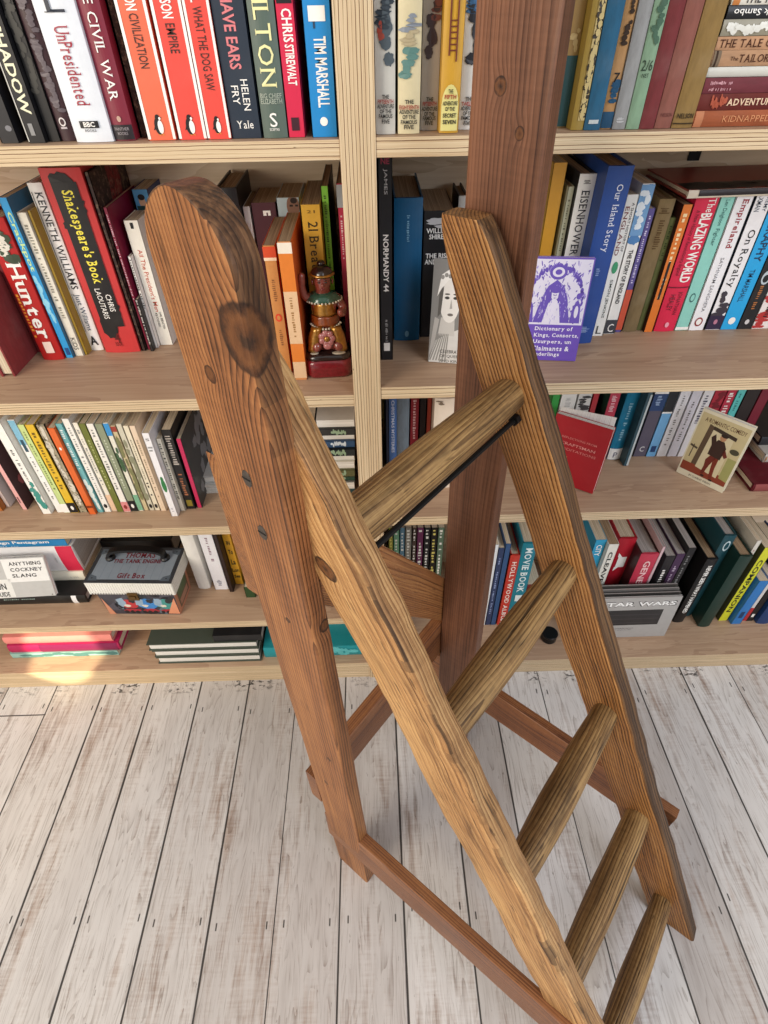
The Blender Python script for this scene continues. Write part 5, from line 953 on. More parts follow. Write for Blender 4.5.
# bolts, tie rod
M_bolt = plain('dark_bolt', '#57504a', .4, .6)
def bolt(u, v, z, parent, k=.0056):
    bm = bmesh.new()
    rr = []
    for d, s in ((-.0003, 1), (.0005, 1), (.0009, .85)):
        rr.append([(u - d, -(v + k * .8 * s * math.cos(a * PI / 8)), z + k * 1.25 * s * math.sin(a * PI / 8)) for a in range(16)])
    bm_loft(bm, rr, 0)
    bm_box(bm, (u - .0012, -v - k * .7, z - .0006), (u - .0008, -v + k * .7, z + .0006), 1)
    obj('bolt', bm, [M_bolt, plain('bolt_slot', '#14110f', .6)], parent)
for z, f in ((.812, .50), (.764, .52)):
    ui, uo, vb, vf = span(LG, -1, z)
    bolt(uo + .0004, vb + (vf - vb) * f, z, legL)
z = RZ[0]
uL, uR = span(ST, -1, z)[0], span(ST, 1, z)[0]
vv = sum(span(ST, 1, z)[2:]) / 2
bm = bmesh.new()
bm_tube(bm, [(uL - .004, -(vv + .012), z - .0235), (uR - .001, -(vv + .012), z - .0205)], .0026, 0, 8)
bm_tube(bm, [(uR - .007, -(vv + .012), z - .0205), (uR - .0005, -(vv + .012), z - .0205)], .0055, 0, 6)
obj('tie_rod', bm, M_iron, lad)['label'] = 'thin black metal rod under the top rung'

# ================================================================== books
GROUP = {'AL': 'books standing on the top shelf beside the upright', 'AR': 'old children books standing on the top shelf', 'ARs': 'old books lying in the top shelf pile',
         'BL': 'books on the second shelf by the figurine', 'BR': 'history books on the second shelf', 'CL': 'paperbacks in the third shelf row',
         'CLs': 'flat books behind the ladder leg', 'CM': 'flat cases and magazines piled beside the upright', 'CR': 'books on the third shelf behind the ladder', 'CRs': 'books piled flat at the third shelf end',
         'DL': 'books standing beside the gift box', 'DLs': 'books piled flat on the fourth shelf', 'ELs': 'books piled flat on the bottom shelf', 'EMs': 'ledgers piled on the bottom shelf',
         'DBs': 'books on the fourth shelf', 'ETs': 'flat things on the bottom shelf', 'ER': 'books in the bottom compartment'}
for (label, row, loc, rot, t, d, h, st, col, side, pg, items) in BOOKS:
    book('book', label, GROUP[row], loc, rot, t, d, h, st, col, side, pg, items)

# large thin leather book lying across the tops of the history books
LEATHER_Z = max([l[2] + h for (_, row, l, _, t, d, h, *_) in BOOKS if row == 'BR' and l[0] > .40]) + .0004
book('book', 'large thin dark red leather book lying across the tops of the history books', GROUP['BR'],
     (.684, .143, LEATHER_Z + .0045), (0, -90, 3), .009, .118, .297, 'hb', '#d9cfbb', '#8c3c31', 'cream', [('b', .001, .284, '#21161a', .25, 1), ('st', .004, .036, '#1d1519'), ('st', .012, .014, '#4a3a3c'), ('st', .024, .0255, '#43343a')])

SLAB_Z = max([l[2] + t / 2 for (lb, row, l, _, t, *_) in BOOKS if lb.startswith('large black book lying')]) + .0045
# ------------------------------------------------------------------ front-facing booklets
def leaflet(name, label, cat, BL, yaw, lean, w, h, t, cover, paint, spine=None, pg='white', group=None):
    """upright leaning booklet: local x along the foot, z up the cover, cover facing -y, thickness towards +y"""
    P = Paint()
    P.box((0, 0, 0), (w, .0006, h), cover)
    P.box((0, t - .0006, 0), (w, t, h), spine or cover)
    P.box((0, .0006, 0), (.0006, t - .0006, h), spine or cover)
    paint(P, lambda a, b, k=0: (a * w, -.00025 - k * .00006, b * h))
    o = link(name, P.mesh(name), MAT['print'])
    o.location = (BL[0], BL[1], BL[2] + t * math.sin(math.radians(max(lean, 0))))
    o.rotation_euler = Euler((math.radians(-lean), 0, math.radians(yaw)), 'XYZ')
    tag(o, label, cat, group)
    box('pages', (.0008, .0008, .0004), (w - .0008, t - .0008, h - .0006), PAGES[pg], o)
    return o
def shape(P, F, pts, c, k=1):
    P.poly([F(a, b, k) for a, b in pts], c)
def oval(P, F, cx, cy, rx, ry, c, k=1, n=18, rot=0):
    ca, sa = math.cos(rot), math.sin(rot)
    P.poly([F(min(1, max(0, cx + rx * math.cos(i * 2 * PI / n) * ca - ry * math.sin(i * 2 * PI / n) * sa)), min(1, max(0, cy + rx * math.cos(i * 2 * PI / n) * sa + ry * math.sin(i * 2 * PI / n) * ca)), k) for i in range(n)], c)
def words(P, F, txt, x0, x1, yc, hh, c, k=6, bold=0):
    vs, fs, a, b, e, g = lettering(txt, bold)
    P.many([F(x0 + (q.x - a) / (b - a) * (x1 - x0), yc + (q.y - (e + g) / 2) / (g - e) * hh, k) for q in vs], fs, c)

def purple(P, F):
    c, w = '#6650b0', '#dcd8e8'
    rng = random.Random(4)
    shape(P, F, [(.02, .37), (.98, .37), (.98, .985), (.02, .985)], w)
    shape(P, F, [(.0, 0), (1, 0), (1, .37), (0, .37)], '#6a4db2')
    for i in range(26):                       # arch of engraved leaves and clouds
        a = PI * i / 25
        oval(P, F, .5 + .42 * math.cos(a), .58 + .34 * math.sin(a), rng.uniform(.02, .05), rng.uniform(.015, .035), c, 2, 9, rng.random() * 3)
    for i in range(230):
        oval(P, F, rng.uniform(.04, .96), rng.uniform(.39, .97), rng.uniform(.006, .03), rng.uniform(.003, .010), rng.choice((c, '#8d7cc8', '#a497d6')), 3, 7, rng.random() * 3)
    shape(P, F, [(.22, .39), (.78, .39), (.7, .62), (.62, .74), (.5, .8), (.38, .74), (.3, .62)], c, 4)
    shape(P, F, [(.36, .39), (.64, .39), (.58, .58), (.5, .64), (.42, .58)], w, 5)
    oval(P, F, .5, .66, .06, .05, w, 6)
    oval(P, F, .5, .705, .075, .03, c, 7)
    oval(P, F, .5, .655, .02, .004, c, 7)
    oval(P, F, .5, .87, .13, .07, c, 4); oval(P, F, .5, .87, .09, .045, w, 5); oval(P, F, .5, .87, .05, .025, c, 6)
    for s in (.14, .86):                      # standing side figures
        shape(P, F, [(s - .08, .39), (s + .08, .39), (s + .05, .56), (s, .62), (s - .06, .55)], c, 4)
        oval(P, F, s, .65, .035, .03, c, 4); oval(P, F, s, .5, .03, .06, w, 5)
    for i in range(90):
        a_, r_ = rng.random() * 6.28, rng.random() ** .5
        oval(P, F, .5 + .26 * r_ * math.cos(a_), .57 + .19 * r_ * math.sin(a_), rng.uniform(.006, .026), rng.uniform(.002, .006), rng.choice((w, '#a497d6', '#b9aedf')), 5 + .01 * i, 7, rng.uniform(.6, 2.4))
    oval(P, F, .5, .655, .05, .045, w, 7); oval(P, F, .5, .71, .085, .035, c, 8); oval(P, F, .43, .64, .02, .06, c, 8); oval(P, F, .57, .64, .02, .06, c, 8)
    oval(P, F, .48, .66, .009, .005, c, 9); oval(P, F, .52, .66, .009, .005, c, 9); oval(P, F, .5, .63, .015, .004, c, 9)
    for k, (t, x1) in enumerate((('Dictionary of', .86), ('Kings, Consorts,', .97), ('Usurpers, un', .88), ('Claimants &', .86), ('Underlings', .72))):
        words(P, F, t, .27, x1, .325 - .066 * k, .05, '#efecf6', 6, 3)
leaflet('booklet', 'purple and white engraved booklet leaning in front of the tall blue hardback', 'booklet', (.1872, .0645, .6779), -6.9, 7, .0819, .128, .007, '#6a50b0', purple)

def woman(P, F0):
    shape(P, F0, [(0, 0), (1, 0), (1, 1), (0, 1)], '#7d7c79', 1)
    F = lambda a, b, k=0: F0(min(1, max(.01, a - .2)), b, k)
    shape(P, F, [(.05, 0), (.98, 0), (.98, .22), (.8, .36), (.55, .3), (.3, .22)], '#c9c7c2', 2)     # collar and shoulders
    shape(P, F, [(.36, .28), (.68, .28), (.66, .46), (.4, .46)], '#bdbab4', 3)                       # neck
    oval(P, F, .55, .62, .19, .21, '#dcd9d3', 4, 22, .12)                                            # face
    shape(P, F, [(.3, .66), (.36, .86), (.6, .95), (.85, .84), (.82, .66), (.74, .8), (.5, .82), (.38, .74)], '#e6e4df', 5)   # cap
    for i in range(7):
        oval(P, F, .38 + .07 * i, .84 + .02 * math.sin(i * 1.3), .035, .02, '#8d8b87', 6)
    shape(P, F, [(.34, .70), (.42, .76), (.39, .5), (.33, .46)], '#55534f', 5)                       # hair
    for x in (.49, .65):
        oval(P, F, x, .65, .045, .014, '#3a3835', 6); oval(P, F, x, .685, .05, .008, '#55524e', 6)
    shape(P, F, [(.57, .64), (.60, .55), (.55, .545)], '#a5a29c', 6)
    oval(P, F, .57, .49, .055, .014, '#6d6863', 6)
    for i in range(8):                                                                              # folds and plait
        shape(P, F, [(.1 + .06 * i, .02), (.13 + .06 * i, .02), (.36 + .03 * i, .3), (.34 + .03 * i, .3)], '#8a8883', 4)
    shape(P, F, [(.28, .46), (.37, .44), (.3, .2), (.16, .06), (.1, .1)], '#a8a5a0', 5)
    words(P, F, 'CELEBRATION', .42, .95, .12, .035, '#2c2a28')
    words(P, F, 'OF QUEENS', .42, .9, .07, .035, '#2c2a28')
    words(P, F, 'AND KINGS', .42, .9, .02, .03, '#2c2a28')
leaflet('booklet', 'grey booklet with drawn portrait of a woman in a white cap, behind the ladder', 'booklet', (.0723, .0645, .6779), -12.5, 8.9, .067, .128, .004, '#8f8e8b', woman)

def red(P, F):
    words(P, F, 'REFLECTIONS FROM', .2, .82, .71, .03, '#d8837c')
    words(P, F, 'CRAFTSMAN', .2, .82, .62, .042, '#e39a92')
    words(P, F, 'MEDITATIONS', .2, .86, .54, .036, '#d8837c')
    oval(P, F, .36, .42, .02, .014, '#d8a05a')
red_b = leaflet('booklet', 'plain bright red booklet standing ajar on the third shelf beside the ladder stile', 'booklet', (.2695, .0905, .4522), -34.9, 7.5, .0873, .114, .012, '#a81a24', red)

pg_ = box('inner_page', (.002, 0, .0006), (.084, .0009, .1165), PAGES['white'], red_b)
pg_.location = (0, .0125, .0036)
pg_.rotation_euler = (0, 0, math.radians(13))

def cream(P, F):
    shape(P, F, [(0, 0), (1, 0), (1, 1), (0, 1)], '#e4dec6', 1)
    shape(P, F, [(.03, .09), (.97, .09), (.97, .96), (.03, .96)], '#cbbd92', 2)
    shape(P, F, [(.03, .09), (.97, .09), (.97, .22), (.03, .22)], '#8c3f2c', 3)                      # red floor
    shape(P, F, [(.2, .22), (.3, .22), (.34, .82), (.24, .84)], '#5d4b3a', 4)                        # curtain
    shape(P, F, [(.3, .2), (.76, .16), (.76, .78), (.34, .82)], '#d9ceaa', 4)                        # doorway
    shape(P, F, [(.33, .78), (.8, .74), (.8, .79), (.33, .83)], '#3d3026', 5)
    shape(P, F, [(.8, .18), (.97, .16), (.97, .5), (.8, .5)], '#a3a265', 4)
    oval(P, F, .86, .6, .09, .04, '#4a4636', 5)
    words(P, F, 'A ROMANTIC COMEDY', .12, .92, .88, .06, '#5a3a26')
    # dancing figure in red and black costume
    shape(P, F, [(.44, .14), (.5, .14), (.54, .3), (.6, .42), (.5, .46), (.43, .36), (.45, .26)], '#6d2a20', 6)
    shape(P, F, [(.62, .12), (.69, .12), (.66, .28), (.66, .42), (.56, .44), (.58, .3)], '#7c3122', 6)
    shape(P, F, [(.42, .44), (.68, .42), (.7, .6), (.62, .68), (.5, .68), (.42, .58)], '#3a2620', 7)
    shape(P, F, [(.42, .58), (.36, .68), (.42, .74), (.48, .64)], '#3a2620', 7)
    shape(P, F, [(.68, .6), (.78, .5), (.74, .46), (.66, .52)], '#6d2a20', 7)
    oval(P, F, .57, .72, .06, .045, '#b98a66', 8); oval(P, F, .58, .755, .07, .025, '#2c201a', 9)
    oval(P, F, .5, .12, .04, .014, '#241c18', 8); oval(P, F, .68, .1, .04, .014, '#241c18', 8)
    shape(P, F, [(.1, .3), (.12, .3), (.13, .5), (.11, .5)], '#55493a', 5); shape(P, F, [(.05, .46), (.2, .44), (.2, .47), (.05, .49)], '#55493a', 5)
    words(P, F, 'BY CHARLES DIBDIN', .26, .72, .045, .028, '#3a3228')
leaflet('booklet', 'cream illustrated booklet with a costumed dancer on the cover, standing askew', 'booklet', (.4975, .0935, .4522), -49.3, 1, .0763, .122, .007, '#e4dec6', cream)

def slab(P, F):
    shape(P, F, [(0, 0), (1, 0), (1, 1), (0, 1)], '#b9b9b6', 1)
    shape(P, F, [(.32, .40), (.985, .40), (.985, .98), (.32, .98)], '#e4e4e1', 2)
    shape(P, F, [(.02, .02), (.36, .02), (.36, .48), (.02, .48)], '#deded9', 2)
    for k_, (w_, x1) in enumerate((('ANYTHING', .93), ('COCKNEY', .93), ('SLANG', .80))):
        words(P, F, w_, .42, x1, .86 - .15 * k_, .09, '#17171a', 5, 3)
    words(P, F, 'FUN', .06, .26, .30, .16, '#17171a', 5, 1); words(P, F, 'GUIDE', .06, .28, .10, .12, '#17171a', 5, 1)
    oval(P, F, .95, .04, .012, .012, '#4a4a48', 5)
leaflet('booklet', 'pale grey and white slab with black block capitals leaning on the big flat books', 'booklet', (-.7137, .046, SLAB_Z), 2, 17, .1118, .083, .008, '#c9c9c6', slab)

LPX, LPY, LPL, LPH = .401, .0485, 3, .123
# square silver sleeves leaning against the crimson book
for i in range(4):
    def sleeve(P, F, i=i):
        if i:
            return
        shape(P, F, [(0, 0), (1, 0), (1, 1), (0, 1)], '#a9a7a4', 1)
        for k_, (cc, e_, hh_) in enumerate((('#17171a', .012, .125), ('#f2f2f0', 0, .098))):
            words(P, F, 'STAR', .17 - e_, .53 + e_, .845, hh_, cc, 2 + k_, 1); words(P, F, 'WARS', .57 - e_, .96 + e_, .845, hh_, cc, 2 + k_, 1)
        shape(P, F, [(.24, .32), (.86, .32), (.86, .70), (.24, .70)], '#2b2a2b', 2)
        for k in range(3):
            shape(P, F, [(.26, .37 + .1 * k), (.84, .37 + .1 * k), (.84, .39 + .1 * k), (.26, .39 + .1 * k)], '#3a383a', 3)
        words(P, F, 'THE ORIGINAL SOUNDTRACK', .2, .62, .24, .022, '#3a3a3a')
        words(P, F, 'COMPOSED AND CONDUCTED', .2, .6, .2, .018, '#3a3a3a')
    leaflet('record_sleeve', ('front silver square sleeve with white outlined capitals and black panel', 'dark square sleeve right behind the silver one, only its top edge showing', 'third square sleeve from the front of the leaning set', 'rearmost square sleeve of the leaning set')[i], 'record sleeve',
            (LPX, LPY + .0088 * i, .0446), .2, LPL, .192, LPH + .0015 * i, .0042, ('#a9a7a4', '#3a3836', '#6f6c69', '#4a4744')[i], sleeve, None, 'grey', 'square sleeves leaning together')

# ------------------------------------------------------------------ gift box
def gift_box():
    root = tag(empty('gift_box', (-.5038, .0264, .2028), (0, 0, math.radians(-2.8))), 'childrens gift case with grey lid, black handle and brightly printed front', 'box')
    W, D, H = .1326, .066, .066
    P = Paint()
    vs = [(0, 0, 0), (W, 0, 0), (W, D, 0), (0, D, 0), (-.004, -.002, H), (W + .003, -.002, H), (W + .003, D + .002, H), (-.004, D + .002, H)]
    P.many(vs, [(0, 1, 5, 4)], '#3a3a44'); P.many(vs, [(1, 2, 6, 5)], '#c98a6c'); P.many(vs, [(2, 3, 7, 6)], '#c98a6c'); P.many(vs, [(3, 0, 4, 7)], '#c98a6c'); P.many(vs, [(0, 3, 2, 1)], '#c98a6c')
    rng = random.Random(11)
    f = lambda x, z, k: (x, -.002 * z / H - .0003 - k * .00006, z)
    def blob(cx, cz, rx, rz, c, k):
        P.poly([f(min(W, max(0, cx + rx * rng.uniform(.75, 1.2) * math.cos(i * PI / 6))), min(H - .001, max(.001, cz + rz * rng.uniform(.75, 1.2) * math.sin(i * PI / 6))), k) for i in range(12)], c)
    for i in range(14):
        blob(rng.uniform(.01, W - .01), rng.uniform(.01, H), .014, .012, rng.choice(['#23242b', '#4a4a55', '#5a6a74', '#2f3a44']), 1)
    for cx, c in ((.045, '#b8343a'), (.078, '#3a82c4'), (.112, '#3f8f8a')):
        blob(cx, .032, .018, .015, c, 2); blob(cx - .012, .036, .008, .013, '#8ea6ba', 3); blob(cx + .008, .040, .007, .006, '#22252c', 4); blob(cx - .004, .026, .006, .004, '#d9d2c4', 4)
        blob(cx + .003, .012, .016, .005, '#a02c38', 4)
        for j in range(3):
            blob(cx - .01 + .01 * j, .007, .004, .005, '#1a1a1e', 5)
    P.poly([f(W - .022, .003, 6), f(W, .003, 6), f(W, .05, 6)], '#d9926f')
    P.poly([f(0, .0, 6), f(.012, 0, 6), f(0, .05, 6)], '#c98a6c')
    s = lambda y, z, k: (W + .003 * z / H + .0003 + k * .00006, y, z)
    P.poly([s(.01, .008, 0), s(D - .008, .008, 0), s(D - .006, H - .01, 0), s(.008, H - .01, 0)], '#6a5a44')
    P.poly([s(.014, .03, 1), s(D - .012, .03, 1), s(D - .01, H - .014, 1), s(.012, H - .014, 1)], '#5a6b4a')
    P.poly([s(.014, .012, 1), s(D - .012, .012, 1), s(D - .012, .026, 1), s(.014, .026, 1)], '#b88a74')
    link('case_body', P.mesh('case_body'), MAT['print'], root)
    # lid
    P = Paint()
    x0, x1, y0, y1, z0, z1 = -.0125, W + .0085, -.0055, D + .0125, H - .003, H + .0285
    P.box((x0, y0, z0), (x1, y1, z1), '#e6e4dc')
    for i in range(34):                                       # ribbed rim
        x = x0 + (x1 - x0) * (i + .5) / 34
        P.box((x - .0011, y0 - .0008, z0 + .001), (x + .0011, y0 - .0001, z1 - .002), '#eceae2')
    for i in range(17):
        y = y0 + (y1 - y0) * (i + .5) / 17
        P.box((x1 + .0001, y - .0011, z0 + .001), (x1 + .0008, y + .0011, z1 - .002), '#e2dfd4')
    for i in range(30):
        x = x0 + .006 + (x1 - x0 - .012) * i / 29
        P.box((x - .0011, y0 - .0011, z0 + .0006), (x + .0007, y0 - .0009, z0 + .004), '#4a4744')
    link('lid', P.mesh('lid'), MAT['print'], root)
    lid = root.children[-1]
    P = Paint()
    g = lambda a, b, k: (x0 + .002 + a * (x1 - x0 - .004), y0 + .002 + b * (y1 - y0 - .004), z1 + .0012 + .00008 * k)
    P.box((x0 - .0006, y0 - .0006, z1), (x1 + .0006, y1 + .0006, z1 + .0011), '#3a3d42')
    P.poly([g(.03, .06, 0), g(.97, .06, 0), g(.97, .94, 0), g(.03, .94, 0)], '#909ca8')
    for i in range(9):
        P.poly([g(.05 + .1 * i, .08, 1), g(.053 + .1 * i, .08, 1), g(.053 + .1 * i, .92, 1), g(.05 + .1 * i, .92, 1)], '#768391')
    for a, b in ((.02, .03), (.98, .03), (.02, .97), (.98, .97)):     # riveted corners
        sx, sy = (1 if a < .5 else -1), (1 if b < .5 else -1)
        P.poly([g(a, b, 2), g(a + sx * .11, b, 2), g(a + sx * .085, b + sy * .12, 2), g(a, b + sy * .18, 2)], '#5c6772')
        P.poly([g(a + sx * .04 + .01 * math.cos(i * PI / 5), b + sy * .07 + .018 * math.sin(i * PI / 5), 3) for i in range(10)], '#2c3036')
    for t, xa, xb, y, hh in (('THOMAS', .33, .70, .78, .16), ('THE TANK ENGINE', .22, .80, .60, .12), ('Gift Box', .35, .68, .17, .15)):
        vs_, fs_, a, b, e, q = lettering(t, 3)
        P.many([g(xa + (v.x - a) / (b - a) * (xb - xa), y + (v.y - (e + q) / 2) / (q - e) * hh, 5) for v in vs_], fs_, '#7a2430')
    link('lid_panel', P.mesh('lid_panel'), MAT['print'], lid)
    # handle: flat black strap arching over two posts
    bm = bmesh.new()
    zc = z1 + .0014
    rr = []
    for i in range(21):
        t = i / 20
        a = PI * t
        c = Vector((.064 - .050 * math.cos(a) * (1.0), .052, zc + .004 + .020 * math.sin(a) ** .5))
        tang = Vector((math.sin(a), 0, .34 * math.cos(a))).normalized()
        nrm = Vector((-tang.z, 0, tang.x))
        w = .0068
        rr.append([c + Vector((0, -w, 0)) - nrm * .0026, c + Vector((0, w, 0)) - nrm * .0026, c + Vector((0, w, 0)) + nrm * .0026, c + Vector((0, -w, 0)) + nrm * .0026])
    bm_loft(bm, rr)
    M_h = plain('black_plastic', '#141416', .35, 0, .5)
    obj('handle', bm, M_h, root)
    h = root.children[-1]
    for x in (.014, .114):
        bm = bmesh.new()
        bm_loft(bm, [[(x + r * math.cos(k * PI / 8), .052 + r * 1.1 * math.sin(k * PI / 8), z) for k in range(16)] for z, r in ((zc - .0002, .0085), (zc + .003, .0085), (zc + .006, .006))])
        obj('handle_post', bm, M_h, h)
    bm = bmesh.new()
    bm_box(bm, (.056, -.0105, H - .014), (.075, -.0068, H + .004), 0, .0012)
    bm_box(bm, (.060, -.0125, H - .008), (.071, -.0104, H - .001), 0, .0008)
    obj('clasp', bm, plain('aged_brass', '#6b5330', .35, .8), root)
gift_box()

# ------------------------------------------------------------------ lacquered figurine
def figurine():
    root = tag(empty('figurine', (-.0610, .071, .6685), (0, 0, math.radians(4))), 'small lacquered seated figure with green collar and raised arm on a red base', 'figurine')
    lac = lambda n_, c, r=.22, metal=0: plain(n_, c, r, metal, .6, .35, .6, 220)
    M_red, M_dark, M_skin = lac('crimson_lacquer', '#7c1420'), lac('dark_lacquer', '#231614'), lac('red_brown_lacquer', '#8c4236')
    M_gold, M_green, M_pink = lac('old_gilt', '#b98432', .28, .75), lac('green_lacquer', '#2f5a48'), lac('pink_lacquer', '#b06a68')
    M_white = lac('ivory_paint', '#cfc4ae', .4)
    # base: rounded block, black band on top
    def rbox(hx, hy, z, r):
        out = []
        for cx, cy, a0 in ((hx - r, hy - r, 0), (-hx + r, hy - r, 90), (-hx + r, -hy + r, 180), (hx - r, -hy + r, 270)):
            for k in range(7):
                a = math.radians(a0 + 15 * k)
                out.append((cx + r * math.cos(a), cy + r * math.sin(a), z))
        return out
    bm = bmesh.new()
    bm_loft(bm, [rbox(.0285, .026, 0, .012), rbox(.030, .0275, .003, .012), rbox(.030, .0275, .020, .012), rbox(.0285, .026, .024, .012)], 0)
    obj('base', bm, M_red, root, True)
    bm = bmesh.new()
    bm_loft(bm, [rbox(.0285, .026, .0241, .012), rbox(.0288, .0262, .028, .012), rbox(.0265, .0245, .031, .012)], 0)
    bm_ball(bm, (.014, -.018, .0312), (.009, .005, .0012), 1)
    bm_ball(bm, (-.018, -.016, .0312), (.006, .004, .0012), 1)
    obj('plinth_band', bm, [M_dark, M_white], root, True)
    # body: one continuous surface grown over a skeleton
    J = [((0, .004, .040), .0175), ((0, .003, .062), .0165), ((0, .003, .082), .0160), ((0, .003, .098), .0120), ((0, .002, .104), .0075), ((0, 0, .112), .0108), ((0, -.001, .121), .0118), ((0, .001, .130), .0085),
         ((-.015, .003, .095), .0072), ((-.0235, 0, .099), .0058), ((-.0255, -.004, .112), .0046), ((-.0245, -.006, .124), .0050), ((-.0235, -.007, .131), .0036),
         ((.016, .003, .094), .0072), ((.0235, -.001, .083), .0058), ((.021, -.011, .079), .0048), ((.0195, -.017, .0835), .0050), ((.019, -.018, .089), .0036),
         ((-.013, -.006, .040), .0110), ((-.015, -.017, .041), .0085), ((-.009, -.020, .037), .006),
         ((.013, -.006, .040), .0110), ((.015, -.017, .041), .0085), ((.009, -.020, .037), .006)]
    E = [(0, 1), (1, 2), (2, 3), (3, 4), (4, 5), (5, 6), (6, 7), (3, 8), (8, 9), (9, 10), (10, 11), (11, 12), (3, 13), (13, 14), (14, 15), (15, 16), (16, 17), (0, 18), (18, 19), (19, 20), (0, 21), (21, 22), (22, 23)]
    me = bpy.data.meshes.new('body'); me.from_pydata([j[0] for j in J], E, []); me.update()
    b = link('body', me, M_skin, root)
    sk = b.modifiers.new('skin', 'SKIN'); sk.use_smooth_shade = True
    for v, j in zip(me.skin_vertices[0].data, J):
        v.radius = (j[1], j[1])
    me.skin_vertices[0].data[0].use_root = True
    sb = b.modifiers.new('smooth', 'SUBSURF'); sb.levels = 2; sb.render_levels = 2
    # face
    bm = bmesh.new()
    bm_ball(bm, (0, -.0128, .1165), (.0017, .0024, .0026), 0, 10, 8)
    obj('nose', bm, M_skin, root, True)
    bm = bmesh.new()
    for x in (-.0043, .0043):
        bm_ball(bm, (x, -.0118, .1195), (.0018, .0009, .0009), 0, 10, 6)
        bm_ball(bm, (x, -.0121, .1222), (.0024, .0007, .0004), 0, 10, 6)
    obj('eyes', bm, M_dark, root, True)
    bm = bmesh.new(); bm_ball(bm, (0, -.0119, .1118), (.0029, .0009, .0009), 0, 10, 6)
    obj('mouth', bm, M_red, root, True)
    bm = bmesh.new()
    for x in (-.0122, .0122):
        bm_ball(bm, (x, .001, .1165), (.0015, .0028, .0036), 0, 10, 8)
    obj('ears', bm, M_skin, root, True)
    # hair / cap with gilt band and top knot
    bm = bmesh.new()
    rr = []
    for i in range(9):
        t = PI / 2 * i / 8
        rr.append([(.0138 * math.cos(t) * math.cos(k * PI / 12), .002 + .0142 * math.cos(t) * math.sin(k * PI / 12), .1238 + .0125 * math.sin(t)) for k in range(24)])
    bm_loft(bm, rr)
    bm_ball(bm, (0, .004, .1375), (.0052, .0052, .0032))
    obj('hair', bm, M_dark, root, True)
    bm = bmesh.new()
    bm_tube(bm, [(.0143 * math.cos(k * PI / 12), .002 + .0147 * math.sin(k * PI / 12), .1247 + .0016 * (math.sin(k * PI / 12) < 0)) for k in range(25)], .0016, 0, 8)
    obj('head_band', bm, M_gold, root, True)
    # scalloped collar
    bm = bmesh.new()
    n_ = 48
    def crow(r, z, sc):
        return [((r + sc * abs(math.sin(k * PI * 8 / n_))) * 1.05 * math.cos(2 * PI * k / n_), .002 + (r + sc * abs(math.sin(k * PI * 8 / n_))) * .86 * math.sin(2 * PI * k / n_), z) for k in range(n_)]
    bm_loft(bm, [crow(.0095, .1045, 0), crow(.0150, .1025, .0004), crow(.0205, .0965, .0012), crow(.0200, .0952, .0012), crow(.0090, .1015, 0)], 0)
    obj('collar', bm, M_green, root, True)
    bm = bmesh.new()
    for k in range(30):
        a = 2 * PI * k / 30
        bm_ball(bm, (.0222 * math.cos(a), .002 + .0184 * math.sin(a), .0952), (.0015, .0015, .0015), 0, 8, 6)
    obj('collar_beads', bm, M_white, root, True)
    # gilt robe panel over the chest, following the torso
    def panel(z0, z1, a0, a1, ra, rb, mat, name):
        bm = bmesh.new()
        rr = []
        for i in range(7):
            z = z0 + (z1 - z0) * i / 6
            r = ra + (rb - ra) * i / 6
            row = []
            for k in range(11):
                a = math.radians(a0 + (a1 - a0) * k / 10)
                row.append((r * math.cos(a), .003 + r * math.sin(a), z + .0006 * math.sin(k * 1.7)))
            for k in range(10, -1, -1):
                a = math.radians(a0 + (a1 - a0) * k / 10)
                row.append(((r - .0022) * math.cos(a), .003 + (r - .0022) * math.sin(a), z))
            rr.append(row)
        bm_loft(bm, rr)
        return obj(name, bm, mat, root, True)
    panel(.0785, .094, 215, 325, .0180, .0160, M_gold, 'chest_panel')
    panel(.066, .0775, 190, 350, .0192, .0186, lac('orange_lacquer', '#8a4218'), 'sash')
    bm = bmesh.new()
    for k in range(13):
        a = math.radians(205 + 130 * k / 12)
        bm_ball(bm, (.0205 * math.cos(a), .002 + .0205 * math.sin(a), .0665 - .0025 * math.sin(PI * k / 12)), (.0017, .0017, .0017), 0, 8, 6)
    obj('bead_string', bm, M_white, root, True)
    bm = bmesh.new()
    for k in range(7):
        a = 2 * PI * k / 7
        bm_ball(bm, (.0068 * math.cos(a), -.0205, .0525 + .0068 * math.sin(a)), (.0046, .0028, .0046), 0, 10, 8)
    bm_ball(bm, (0, -.0228, .0525), (.0038, .002, .0038), 1, 10, 8)
    bm_ball(bm, (0, -.0215, .0425), (.0055, .0026, .0045), 0, 10, 8)
    obj('flower_ornament', bm, [M_pink, M_gold], root, True)
    for s in (-1, 1):
        bm = bmesh.new()
        rr = []
        for i in range(9):
            t = i / 8
            rr.append([(s * (.0115 + .008 * t) + (.0088 - .004 * abs(t - .4)) * math.cos(k * PI / 8), -.013 + (.0095 - .004 * t) * math.sin(k * PI / 8), .066 - .033 * t) for k in range(16)])
        bm_loft(bm, rr)
        obj('robe_skirt', bm, M_gold, root, True)
figurine()

# small round black tin at the foot of the bottom compartment
bm = bmesh.new()
bm_loft(bm, [[(r * math.cos(k * PI / 14), r * math.sin(k * PI / 14), z) for k in range(28)] for z, r in ((0, .015), (.001, .016), (.014, .016), (.0152, .0165), (.019, .0165), (.0196, .0155))])
tin = obj('tin', bm, plain('black_tin', '#1a1b1d', .3, .3), None, False)
tin.location = (.3495, .052, .0445)
tag(tin, 'small round black tin on the bottom board by the ladder stile', 'tin')

# ================================================================== light
world = bpy.data.worlds.new('daylit_room'); scene.world = world
world.use_nodes = True
bg = world.node_tree.nodes['Background']
bg.inputs[0].default_value = lin('#f4f1ec'); bg.inputs[1].default_value = WORLD

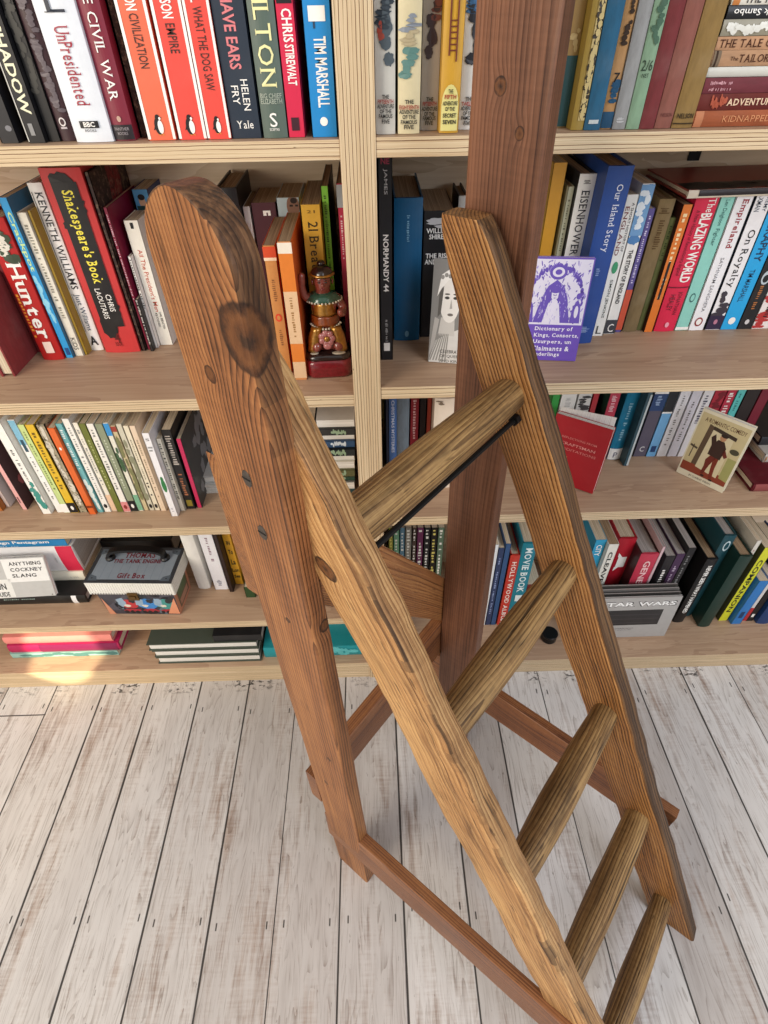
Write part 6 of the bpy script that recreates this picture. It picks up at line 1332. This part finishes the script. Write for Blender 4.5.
def area(name, loc, target, size, power, c):
    l = bpy.data.lights.new(name, 'AREA'); l.shape = 'RECTANGLE'; l.size, l.size_y = size
    l.energy = power; l.color = lin(c)[:3]
    o = bpy.data.objects.new(name, l); COL.objects.link(o)
    o.location = loc
    o.rotation_euler = (Vector(target) - Vector(loc)).to_track_quat('-Z', 'Y').to_euler()
    return o
area('window_light', (1.5, -1.9, 1.9), (.1, 0, .5), (1.3, 1.5), KEY, '#eef3ff')
area('window_light_warm', (-1.6, -1.7, 1.45), (-.2, 0, .35), (1.1, 1.4), FILL, '#fff1de')
# low sun as added spots: a small bright patch on the lower shelves, floor glow
def spot(name, loc, target, ang, power, blend, c, rad=.004):
    l = bpy.data.lights.new(name, 'SPOT'); l.energy = power; l.spot_size = math.radians(ang); l.spot_blend = blend
    l.shadow_soft_size = rad; l.color = lin(c)[:3]
    o = bpy.data.objects.new(name, l); COL.objects.link(o); o.location = loc
    o.rotation_euler = (Vector(target) - Vector(loc)).to_track_quat('-Z', 'Y').to_euler()
spot('sun_patch', (-.95, -2.3, 1.55), (-.650, .0, .098), 3.5, SUN, .5, '#fff0cc')
spot('sun_glow', (-.95, -2.3, 1.55), (-.62, -.08, 0), 11, SUN * .07, 1, '#ffd9a0', .05)

# ================================================================== camera
f_px, pitch, yaw, roll, dist = 560.0, .7426461521789127, .013462169711373885, -.01838577163054787, .626813090153815
fw = Vector((math.sin(yaw) * math.cos(pitch), math.cos(yaw) * math.cos(pitch), -math.sin(pitch)))
r0 = Vector((math.cos(yaw), -math.sin(yaw), 0)); u0 = r0.cross(fw)
rt = r0 * math.cos(roll) + u0 * math.sin(roll)
up = -r0 * math.sin(roll) + u0 * math.cos(roll)
cam = bpy.data.cameras.new('camera'); cam.sensor_fit = 'VERTICAL'; cam.sensor_height = 24; cam.lens = f_px / 1024 * 24
cam.clip_start = .02
co = bpy.data.objects.new('camera', cam); COL.objects.link(co)
co.matrix_world = Matrix(((rt.x, up.x, -fw.x, 0), (rt.y, up.y, -fw.y, -dist), (rt.z, up.z, -fw.z, 1.04), (0, 0, 0, 1)))
scene.camera = co
scene.view_settings.view_transform = 'Standard'
scene.view_settings.look = 'None'
scene.view_settings.exposure = EXPO
scene.cycles.use_denoising = True
